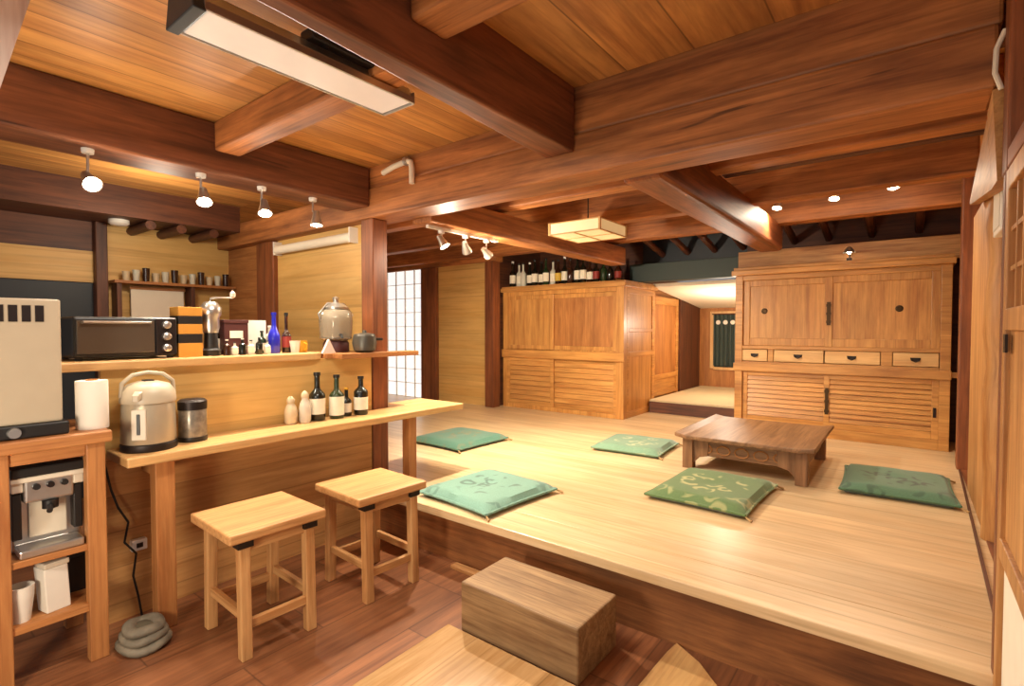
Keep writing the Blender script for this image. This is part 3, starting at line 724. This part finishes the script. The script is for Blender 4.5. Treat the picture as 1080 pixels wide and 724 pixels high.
for lab, x, y, h, r, gl, lb in (('dark bottle standing behind the small bottles beside the grinder', -3.0, 1.245, .19, .024, 'glass_dark', 'label'),
        ('brown bottle behind the small bottles, left of the white menu card', -3.06, 1.415, .17, .022, 'glass_brown', 'yellow_label'),
        ('pale bottle with white cap close behind the cobalt bottle', -3.02, 1.555, .16, .024, 'glass_pale', 'label'),
        ('short green bottle between the cobalt bottle and the white menu card', -2.93, 1.465, .13, .022, 'glass_green', 'label')):
    bottle(lab, (x, y, ZB), h, r, gl, lb, cap='white' if gl == 'glass_pale' else 'black', neck=.25, group='bottles on the high bar')
# drink dispenser jar
jd = thing('drink_dispenser', 'big glass drink dispenser jar with a lid on the end of the bar', 'jar', (-2.905, 1.93, 1.151))
MB().lathe([(.075, 0), (.08, .005), (.08, .055), (.07, .07), (0, .07)], seg=24).build('base', 'wine', jd, smooth=True)
MB().lathe([(.07, .07), (.098, .085), (.104, .2), (.098, .25), (.07, .275), (.062, .272), (.09, .245), (.096, .2), (.09, .095), (0, .085)], seg=28).build('glass_body', plain('dispenser_glass', '#d8cfba', .06, trans=.75), jd, smooth=True)
MB().lathe([(.078, .272), (.08, .285), (.05, .305), (.018, .315), (.016, .33), (.022, .345), (.0, .355)], seg=24).build('lid', 'steel', jd, smooth=True)
m = MB(); m.tube([(.085, -.03, .11), (.125, -.045, .11), (.13, -.046, .09)], .008, seg=8); m.build('spigot', 'black', jd, smooth=True)
k = MB(); k.tube([(.0, -.11, .2), (.0, -.125, .24), (.0, -.06, .31), (0, .06, .31), (0, .125, .24), (0, .11, .2)], .005, seg=8); k.build('carry_handle', 'steel', jd, smooth=True)
kp = thing('iron_pot', 'grey round pot beside the drink dispenser near the post', 'pot', (-2.72, 2.01, 1.151)); kp.scale = (1.15, 1.15, 1.2)
MB().lathe([(.04, 0), (.058, .012), (.066, .05), (.06, .085), (.056, .085), (.058, .05), (0, .02)], seg=24).build('bowl', 'grey_pot', kp, smooth=True)
MB().lathe([(.06, .083), (.055, .095), (.012, .103), (.01, .115), (0, .117)], seg=20).build('lid', 'grey_pot', kp, smooth=True)
B(.0, .02, .06, .11, .06, .075).build('handle', 'black', kp, bevel=.003)
k = thing('folded_napkin', 'white folded napkin leaning against the dispenser on the bar end', 'napkin', (-2.79, 1.80, 1.15))
MB().prism([(-.01, -.045, 0), (-.01, .045, 0), (-.01, .0, .085)], (.02, 0, 0)).build('napkin', 'paper', k)

# ------------------------------------------------------------------ airpot & tin
ap = thing('airpot', 'silver electric hot water airpot at the near end of the counter ledge', 'airpot', (-2.638, .815, .775)); ap.scale = (.95, .95, .97)
MB().lathe([(.108, 0), (.112, .008), (.11, .03), (.104, .034), (0, .034)], seg=32).build('base', 'iron', ap, smooth=True)
MB().lathe([(.102, .03), (.108, .04), (.104, .20), (.1, .215), (0, .215)], seg=32).build('body', plain('airpot_steel', '#b0a28a', .3, .35), ap, smooth=True)
MB().lathe([(.108, .212), (.11, .225), (.104, .262), (.082, .292), (.04, .305), (0, .307)], seg=32).build('lid', M['airpot_lid'], ap, smooth=True)
rz = Matrix.Rotation(R(-40), 4, 'Z')
B(.098, .109, -.028, .03, .055, .19).build('front_strip', 'cream_metal', ap, bevel=.004).rotation_euler = (0, 0, R(-38))
B(.105, .112, -.006, .008, .08, .17).build('water_gauge', 'black', ap, bevel=.002).rotation_euler = (0, 0, R(-38))
m = MB(); m.tube([(.0, -.105, .24), (.0, -.1, .30), (0, -.06, .335), (0, 0, .345), (0, .06, .335), (0, .1, .30), (0, .105, .24)], .009, seg=10); m.build('carry_handle', M['airpot_lid'], ap, smooth=True)
B(-.02, .02, -.02, .02, .303, .312).build('push_button', 'iron', ap, bevel=.003)
m = MB(); m.prism([(.08, -.02, .245), (.08, .02, .245), (.135, .012, .225), (.135, -.012, .225)], (0, 0, .03)); m.build('spout', M['airpot_lid'], ap, bevel=.004).rotation_euler = (0, 0, R(-38))
tn = thing('tea_tin', 'dark patterned round tin right of the airpot', 'tin', (-2.665, 1.0, .775))
MB().lathe([(.056, 0), (.058, .004), (.058, .15), (.054, .16), (0, .16)], seg=24).build('body', 'tin', tn, smooth=True)
MB().lathe([(.06, .148), (.061, .185), (.05, .195), (0, .197)], seg=24).build('lid', 'iron', tn, smooth=True)
MB().lathe([(.0595, 0), (.061, .004), (.061, .022), (.059, .022)], seg=24).build('base_ring', 'black', tn, smooth=True)

# ------------------------------------------------------------------ rack (cart)
ck = thing('kitchen_rack', 'open wooden rack at the left edge carrying a beige machine and paper towels', 'rack', (-2.5, .30, 0))
B(-.43, .015, -.06, .345, .855, .90).build('top_board', 'cart_y', ck, bevel=.006)
for x in (-.05, -.41):
    for y in (-.01, .265): B(x, x+.05, y, y+.06, 0, .855).build('leg', 'cart_z', ck, bevel=.004)
B(-.40, -.01, .0, .33, .44, .465).build('shelf', 'cart_y', ck, bevel=.003)
B(-.40, -.01, .0, .33, .20, .23).build('shelf', 'cart_y', ck, bevel=.003)
B(-.03, -.01, .05, .265, .81, .855).build('apron', 'cart_y', ck, bevel=.002)
mc = thing('dish_dryer', 'tall beige metal appliance with a row of vent windows on top of the rack', 'appliance', (-2.69, .40, .90))
B(-.14, .14, -.17, .11, .05, .51).build('body', 'beige_box', mc, bevel=.008)
B(-.15, .155, -.18, .125, 0, .05).build('base', 'black', mc, bevel=.006)
k = MB()
for i in range(5): k.box(.139, .143, -.107+i*.036, -.083+i*.036, .425, .485)
k.build('vent', 'iron', mc)
MB().lathe([(.02, 0), (.018, .014), (0, .014)], seg=14, mat=Matrix.Translation((.155, -.03, .025)) @ Matrix.Rotation(R(90), 4, 'Y')).build('knob', 'steel', mc, smooth=True)
pt = thing('paper_towel_roll', 'white paper towel roll standing on the rack beside the beige appliance', 'paper towel', (-2.60, .61, .90))
MB().lathe([(.02, 0), (.052, 0), (.053, .004), (.053, .188), (.052, .192), (.02, .192)], seg=28).build('roll', 'paper', pt, smooth=True)
MB().lathe([(.0195, .0), (.0195, .197), (.016, .197), (.016, .19), (0, .19)], seg=16).build('core', 'cart_z', pt, smooth=True)
em = thing('espresso_machine', 'silver and black espresso machine on the middle shelf of the rack', 'coffee machine', (-2.66, .468, .466))
m = MB(); m.box(-.13, .05, -.105, .10, .0, .27); m.box(.05, .11, -.075, .07, .19, .29); m.build('body', 'steel', em, bevel=.01, seg=3)
B(-.14, .12, -.11, .105, .29, .325).build('top_tray', 'black', em, bevel=.006)
B(-.135, .115, -.11, .105, .27, .29).build('top_rim', 'cream_metal', em, bevel=.004)
B(.05, .145, -.095, .09, .0, .03).build('drip_tray', 'steel', em, bevel=.006)
B(.05, .065, -.055, .055, .05, .185).build('front_plate', 'cream_metal', em, bevel=.004)
k = MB(); k.lathe([(.024, 0), (.024, .03), (.0, .03)], seg=18, cx=.1, cy=0, cz=.16); k.tube([(.1, 0, .175), (.15, -.01, .17), (.17, -.015, .165)], .009, seg=8); k.build('portafilter', 'black', em, smooth=True)
for y in (-.095, .08): B(.05, .108, y-.012, y+.02, .235, .285).build('side_box', 'cream_metal', em, bevel=.004)
for y in (-.095, .08): B(.05, .10, y-.012, y+.016, .06, .23).build('side_column', 'black', em, bevel=.004)
for y in (-.04, .0, .04): MB().lathe([(.012, 0), (.011, .012), (0, .012)], seg=14, mat=Matrix.Translation((.11, y, .25)) @ Matrix.Rotation(R(90), 4, 'Y')).build('knob', 'black' if y else 'iron', em, smooth=True)
for i, (y, x, h, lbl) in enumerate(((.38, -2.56, .13, 'short white paper cup stack on the bottom shelf of the rack'), (.475, -2.58, .19, 'tall white carton on the bottom shelf of the rack'))):
    if i == 0:
        t = thing('cup_stack', lbl, 'cups', (x, y, .23)); m = MB()
        m.lathe([(.026, 0), (.036, .085), (.037, .09), (.037, .1), (.038, .112), (.038, .122), (.039, .13), (.034, .13), (.03, .05), (0, .05)], seg=20); m.build('cups', 'paper', t, smooth=True)
    else:
        t = thing('carton', lbl, 'carton', (x, y, .23), R(12)); MB().prism([(-.035, -.035, 0), (.035, -.035, 0), (.04, -.045, .17), (-.04, -.045, .17)], (0, .075, 0)).build('box', 'paper', t, bevel=.004)
        B(-.038, .04, -.042, .036, .17, .19).build('lid', 'cream_metal', t, bevel=.004)
t = thing('black_box', 'small dark box at the back of the rack bottom shelf', 'box', (-2.72, .56, .23)); B(-.05, .05, -.05, .05, 0, .14).build('box', 'black', t, bevel=.004)
B(-.052, .052, -.052, .052, .14, .155).build('lid', 'darkblue', t, bevel=.003)
# bundle on the floor between rack and counter leg
bg = thing('cord_bundle', 'grey bundle of coiled hose and cloth on the floor between rack and counter leg', 'bundle', (-2.48, .735, 0)); bg.scale = (1.2, 1.15, .85)
m = MB()
for q in range(3):
    n = 22; m.tube([((.075-q*.012)*math.cos(2*PI*i/n), (.062-q*.01)*math.sin(2*PI*i/n), .022+q*.034+.006*math.sin(3*2*PI*i/n+q)) for i in range(n)], .022, seg=10, closed=True)
m.build('coil', 'bag', bg, smooth=True)
MB().lathe([(.07, .0), (.078, .02), (.06, .07), (.03, .1), (0, .105)], seg=18).build('cloth', 'canvas', bg, smooth=True)
cd = MB(); cd.tube([(-2.74, .68, .72), (-2.735, .70, .6), (-2.72, .72, .52), (-2.735, .76, .44), (-2.72, .74, .36), (-2.71, .78, .3), (-2.72, .77, .2), (-2.73, .79, .1), (-2.72, .80, .006), (-2.66, .82, .006)], .005, seg=6)
tag(cd.build('power_cord', 'cord', smooth=True), 'thin black power cord hanging down beneath the near end of the counter', 'cord')
t = thing('plug_adapter', 'small white plug adapter on the boards under the near end of the counter', 'plug', (-2.762, .80, .30))
B(0, .03, -.03, .03, 0, .05).build('body', 'white', t, bevel=.004); B(.03, .034, -.012, .012, .015, .035).build('socket_face', 'black', t)

# ------------------------------------------------------------------ kitchen back shelf
gs = thing('glass_shelf', 'wooden wall shelf carrying a row of glasses on the kitchen back wall', 'shelf', (-4.90, 1.75, 1.655))
B(-.10, .06, -.46, .44, 0, .022).build('board', 'cart_y', gs, bevel=.002)
B(-.10, .04, -.44, -.41, -.40, 0).build('upright', 'dark_z', gs); B(-.10, .04, .08, .11, -.40, 0).build('upright', 'dark_z', gs)
gl = None
for i in range(12):
    y = 1.38+i*.068; h = (.075, .09, .11)[i % 3]
    kind = ['amber tumbler', 'clear tumbler', 'dark cup'][i % 3]
    t = thing('drinking_glass', f'{kind} on the kitchen wall shelf, {ordn[i]} from the left', 'glass', (-4.90, y, 1.677), 0, 'glasses on the kitchen shelf')
    MB().lathe([(.02, 0), (.027, h), (.024, h), (.018, .006), (0, .006)], seg=14).build('glass', ['ceramic', 'glass_pale', 'glass_brown'][i % 3], t, smooth=True)
t = thing('white_board', 'pale panel leaning below the glass shelf in the kitchen', 'panel', (-4.955, 1.55, 1.28)); B(0, .02, -.13, .25, 0, .34).build('panel', 'plaster', t, bevel=.004)
B(.018, .026, -.14, .26, .335, .36).build('top_rail', 'cart_y', t)
t = thing('smoke_detector', 'white round detector on the log rafters at the top of the kitchen wall', 'detector', (-4.75, 1.30, 2.075))
MB().lathe([(.0, 0), (.05, .005), (.065, .02), (.065, .045), (.0, .045)], seg=24).build('housing', 'white', t, smooth=True)
MB().lathe([(.05, .04), (.05, .045), (0, .045)], seg=16).build('mount', 'white', t, smooth=True)
t = thing('roller_blind', 'white roller blind rolled up under the beam on the bright plywood partition', 'blind', (-3.5, 2.16, 1.93))
m = MB(); m.tube([(-.55, 0, 0), (.45, 0, 0)], .034, seg=16); m.build('roll', 'plaster', t, smooth=True)
m = MB(); m.box(-.56, -.55, -.03, .04, -.04, .065); m.box(.45, .46, -.03, .04, -.04, .065); m.build('bracket', 'white', t)

# ================================================================== LIGHT FITTINGS
LIGHTS = []
def aim(o, target):
    d = Vector(target)-o.location; o.rotation_euler = d.to_track_quat('-Z', 'Y').to_euler()
def spot_light(loc, target, watt, size=70, color=(1, .86, .66), blend=.6, radius=.03):
    l = D.lights.new('spot_beam', 'SPOT'); l.energy = watt; l.spot_size = R(size); l.spot_blend = blend; l.color = color; l.shadow_soft_size = radius
    o = D.objects.new('spot_beam', l); COL.objects.link(o); o.location = loc; aim(o, target); return o
def fitting(label, top, head, target, group, watt, size=90, bulb='bulb', color=(1, .86, .66), r=.036, name='spot_lamp'):
    """spot lamp hung from `top` with its head centred on `head`, pointing to target"""
    t = thing(name, label, 'spotlight', top, 0, group)
    top = Vector(top); h = Vector(head)-top; d = (Vector(target)-Vector(head)).normalized()
    MB().lathe([(.022, -.02), (.024, 0), (0, 0)], seg=14).build('mount', 'white', t, smooth=True)
    MB().tube([(0, 0, -.015), (0, 0, h.z*.6), h-d*.03], .006, seg=8).build('stem', 'steel', t, smooth=True)
    q = d.to_track_quat('Z', 'Y').to_matrix().to_4x4()
    MB().lathe([(.0, -.05), (r*.5, -.05), (r*.62, -.02), (r, .03), (r*1.02, .035), (r*.9, .035), (r*.85, .026), (0, .02)], seg=20, mat=Matrix.Translation(h) @ q).build('shade', 'steel', t, smooth=True)
    MB().lathe([(r*.82, .024), (r*.82, .030), (r*.5, .036), (0, .038)], seg=18, mat=Matrix.Translation(h) @ q).build('bulb', bulb, t, smooth=True)
    spot_light(tuple(Vector(head)+d*.05), target, watt, size, color)
    l = D.lights.new('bulb_glow', 'POINT'); l.energy = watt*.11; l.color = color; l.shadow_soft_size = .02
    o = D.objects.new('bulb_glow', l); COL.objects.link(o); o.location = Vector(head)+d*.055
    return t
# kitchen track under the left beam
g = 'spotlights under the kitchen beam'
fitting('bright spotlight at the near left end of the kitchen beam', (-2.86, .675, 2.085), (-2.84, .675, 1.945), (-1.2, .9, .6), g, 22, 100)
fitting('second spotlight under the kitchen beam, above the banded box', (-2.86, 1.13, 2.085), (-2.84, 1.135, 1.965), (-1.9, .9, .3), g, 20, 120)
fitting('third spotlight under the kitchen beam, above the cobalt bottle', (-2.86, 1.44, 2.085), (-2.84, 1.445, 1.965), (-2.1, 1.2, .2), g, 18, 120)
fitting('spotlight at the far end of the kitchen beam near the big post', (-2.86, 1.75, 2.085), (-2.84, 1.76, 1.955), (-2.75, 1.7, .8), g, 25, 100)
tr = thing('track_rail', 'white track rail under the beam in front of the plywood back wall', 'track', (-2.53, 2.75, 1.965)); B(-.012, .012, -.38, .3, 0, .02).build('rail', 'white', tr)
B(-.016, .016, .3, .34, -.004, .02).build('end_cap', 'white', tr)
g = 'spotlights along the platform track'
fitting('glaring spotlight nearest the big post on the platform track', (-2.53, 2.50, 1.965), (-2.52, 2.50, 1.885), (-1.7, 3.0, .3), g, 82, 135)
fitting('middle small spotlight on the platform track', (-2.53, 2.74, 1.965), (-2.52, 2.735, 1.875), (-3.0, 4.1, .3), g, 60, 130)
fitting('last small spotlight on the platform track, towards the chest', (-2.53, 2.97, 1.965), (-2.52, 2.96, 1.865), (-2.6, 4.9, .6), g, 60, 130)
g = 'spotlights on the joist before the tea chest'
for x, z, tx, nm in ((-.849, 2.285, -1.0, 'leftmost of three spotlights on the joist before the tea chest'), (-.465, 2.30, -.5, 'middle one of three spotlights on the joist before the tea chest'), (-.112, 2.325, .0, 'rightmost of three spotlights on the joist before the tea chest')):
    fitting(nm, (x, 4.56, 2.48), (x, 4.55, z), (tx, 3.9, .2), g, 20, 130, bulb='bulb_warm')

# clamp lamp on the tea chest
t = thing('clamp_lamp', 'small dark clamp lamp perched on top of the tea chest', 'lamp', (-.44, 5.50, ZP+1.60))
B(-.02, .02, -.02, .02, 0, .03).build('clamp', 'iron', t, bevel=.003)
MB().tube([(0, 0, .03), (.01, 0, .08), (0, -.03, .11)], .006, seg=8).build('arm', 'iron', t, smooth=True)
MB().lathe([(.01, .0), (.02, -.01), (.05, -.05), (.048, -.052), (.018, -.014), (0, -.01)], cy=-.03, cz=.125, seg=20).build('shade', 'steel', t, smooth=True)
MB().lathe([(0, -.03), (.016, -.04), (.016, -.055), (0, -.065)], cy=-.03, cz=.125, seg=14).build('bulb', 'bulb_warm', t, smooth=True)

# hanging washi lamp
hl = thing('washi_pendant', 'square washi paper pendant lamp with a thin wooden frame below the joists', 'pendant lamp', (-2.03, 3.62, 2.03), R(0))
w_ = .215; hz = .085
k = MB()
for sx in (-1, 1):
    k.box(sx*w_-.004, sx*w_+.004, -w_, w_, 0, hz); k.box(-w_, w_, sx*w_-.004, sx*w_+.004, 0, hz)
k.box(-w_, w_, -w_, w_, 0, .005)
k.build('paper_shade', 'washi', hl)
k = MB(); e = .008
for sx in (-1, 1):
    for sy in (-1, 1): k.box(sx*(w_+.004)-e, sx*(w_+.004)+e, sy*(w_+.004)-e, sy*(w_+.004)+e, -.004, hz+.006)
    for z in (0, hz):
        k.box(-w_, w_, sx*(w_+.005)-e*.6, sx*(w_+.005)+e*.6, z-e*.5, z+e*.5); k.box(sx*(w_+.005)-e*.6, sx*(w_+.005)+e*.6, -w_, w_, z-e*.5, z+e*.5)
k.box(-w_, w_, -.006, .006, -.006, .0); k.box(-.006, .006, -w_, w_, -.006, .0); k.box(-w_, w_, -.006, .006, hz, hz+.008)
k.build('frame', 'pale_x', hl)
MB().tube([(0, 0, hz), (0, 0, .445)], .005, seg=8).build('cord', 'cord', hl)
MB().lathe([(.035, .43), (.035, .45), (0, .45)], seg=16).build('ceiling_cap', 'black', hl, smooth=True)

# LED strip fixture, foreground
fx = thing('strip_fixture', 'long white strip light with black end bracket hung from the ceiling in the foreground', 'ceiling lamp', (-1.607, .985, 2.172))
hw = .09; hl_ = .37
k = MB(); k.prism([(-hw, -hl_, 0), (hw, -hl_, 0), (hw*.75, -hl_, .05), (-hw*.75, -hl_, .05)], (0, 2*hl_, 0)); k.build('housing', 'steel', fx, bevel=.004)
B(-hw*.92, hw*.92, -hl_+.012, hl_-.012, -.012, .002).build('diffuser', 'diffuser', fx, bevel=.004)
k = MB()
for sx in (-1, 1): k.box(sx*hw-.004, sx*hw+.004, -hl_, hl_, -.014, .012)
k.box(-hw, hw, hl_-.004, hl_+.006, -.014, .03); k.build('rim', 'steel', fx, bevel=.002)
k = MB(); k.prism([(-hw-.006, -hl_-.03, -.02), (hw+.006, -hl_-.03, -.02), (hw*.8, -hl_-.03, .065), (-hw*.8, -hl_-.03, .065)], (0, .035, 0)); k.build('end_bracket', 'darkblue', fx, bevel=.004)
B(.03, .108, -.06, .24, .045, .085).build('driver_box', 'black', fx, bevel=.006)
for y in (-.0, .28):
    MB().tube([(.085, y, .04), (.10, y, .09), (.09, y, .163)], .005 if y > 0 else .012, seg=8).build('hanger', 'iron', fx)
MB().tube([(.11, .02, .065), (.125, -.04, .10), (.07, -.07, .12), (.05, -.1, .163)], .005, seg=8).build('cable', 'plaster', fx, smooth=True)

# conduit elbow by the beams
t = thing('conduit_pipe', 'pale bent conduit elbow on the great beam above the kitchen corner', 'pipe', (-2.62, 2.085, 2.27))
MB().tube([(0, .0, 0), (.1, 0, .02), (.22, 0, .03), (.255, 0, .02), (.265, 0, -.02), (.265, 0, -.11)], .017, seg=12).build('pipe', 'plaster', t, smooth=True)
MB().lathe([(.026, -.012), (.026, .012)], seg=14, mat=Matrix.Translation((.22, 0, .03)) @ Matrix.Rotation(R(90), 4, 'Y')).build('clip', 'steel', t)

# noren with white rounds in the passage window
t = thing('patterned_curtain', 'dark curtain with white round crests hanging in the passage window', 'curtain', (-2.10, 7.76, 1.50))
k = MB(); n = 24
for i in range(n):
    x0 = -.17+i*.34/n; x1 = x0+.34/n; ya = .012*math.sin(i*1.6); yb = .012*math.sin((i+1)*1.6)
    k.prism([(x0, ya, 0), (x1, yb, 0), (x1, yb, -.74), (x0, ya, -.74)], (0, .004, 0))
k.build('cloth', M['teal_dark'], t, smooth=True)
for x in (-.10, .0, .10):
    MB().lathe([(0, -.002), (.032, -.002), (.032, .002), (0, .002)], seg=18, mat=Matrix.Translation((x, -.016, -.11)) @ Matrix.Rotation(R(90), 4, 'X')).build('crest', 'paper', t)
MB().tube([(-.19, 0, .01), (.19, 0, .01)], .008, seg=8).build('rod', 'dark_x', t)

# slip of white on the log post
t = thing('wall_mount_plate', 'slim white vertical plate on the wall beside the sliding door', 'wall plate', (.262, 2.72, 1.67))
B(0, .097, -.06, .16, 0, .25).build('plate', 'white', t, bevel=.004)
B(-.003, .0, -.04, .14, .02, .23).build('face', 'paper', t)
t = MB(); t.tube([(.20, 2.085, 2.0), (.185, 2.085, 2.05), (.187, 2.085, 2.12), (.205, 2.085, 2.17)], .007, seg=8)
tag(t.build('cable_loop', 'plaster', smooth=True), 'pale cable loop at the top of the right wall beside the great beam', 'cable')
# pale raked board at the upper left
k = MB(); k.prism([(-1.99, .19, 1.90), (-1.99, .27, 1.92), (-1.99, .372, 2.335), (-1.99, .27, 2.335)], (.03, 0, 0))
struct(k.build('beam_brace', wood('whitewashed_board', '#d8c8bc', '#b08c80', 'z', rough=.6, scale=.8)))

# ================================================================== LIGHT
def area(loc, target, watt, sx, sy, color):
    l = D.lights.new('room_lamp', 'AREA'); l.shape = 'RECTANGLE'; l.size = sx; l.size_y = sy; l.energy = watt; l.color = color
    o = D.objects.new('room_lamp', l); COL.objects.link(o); o.location = loc; aim(o, target); return o
area((-1.607, .985, 2.155), (-1.607, .986, 0), 16, .16, .70, (1, .90, .78))
def bulb(loc, watt, color, r=.12):  # point fill without a fitting, added for brightness
    l = D.lights.new('fill_light', 'POINT'); l.energy = watt; l.color = color; l.shadow_soft_size = r
    o = D.objects.new('fill_light', l); COL.objects.link(o); o.location = loc
bulb((-1.5, -.45, .8), 48, (1, .86, .66), .2)  # unseen fill added low behind the lens, brightens ceiling and beam undersides
bulb((-.5, -1.3, 1.5), 18, (1, .88, .70), .2)  # second added fill, also out of view
for loc, wt in (((-2.03, 3.62, 2.02), 10),):
    l = D.lights.new('pendant_bulb', 'AREA'); l.energy = wt; l.color = (1, .8, .55); l.size = .5
    o = D.objects.new('pendant_bulb', l); COL.objects.link(o); o.location = loc
bulb((-3.9, 1.3, 1.98), 12, (1, .86, .66), .08)  # hidden fill added to brighten the kitchen
l = D.lights.new('passage_fill', 'POINT'); l.energy = 20; l.color = (1, .86, .68); l.shadow_soft_size = .08  # unseen fill added to brighten the passage and its pale ceiling
o = D.objects.new('passage_fill', l); COL.objects.link(o); o.location = (-1.75, 6.5, 1.35)

wd = D.worlds.new('room_world'); bpy.context.scene.world = wd; wd.use_nodes = True
bgn = wd.node_tree.nodes['Background']; bgn.inputs[0].default_value = (1, .93, .90, 1); bgn.inputs[1].default_value = .22

# ================================================================== CAMERA
sc = bpy.context.scene
cam = D.cameras.new('camera'); cam.sensor_width = 36; cam.lens = 545/1080*36; cam.clip_start = .02
co = D.objects.new('camera', cam); COL.objects.link(co)
co.location = (0, 0, 1.3); co.rotation_euler = (R(90-1.6), 0, R(37.6))
sc.camera = co
sc.view_settings.view_transform = 'Standard'; sc.view_settings.look = 'None'; sc.view_settings.gamma = 1; sc.view_settings.exposure = 0.62
sc.view_settings.use_curve_mapping = False
sc.cycles.max_bounces = 8; sc.cycles.diffuse_bounces = 5
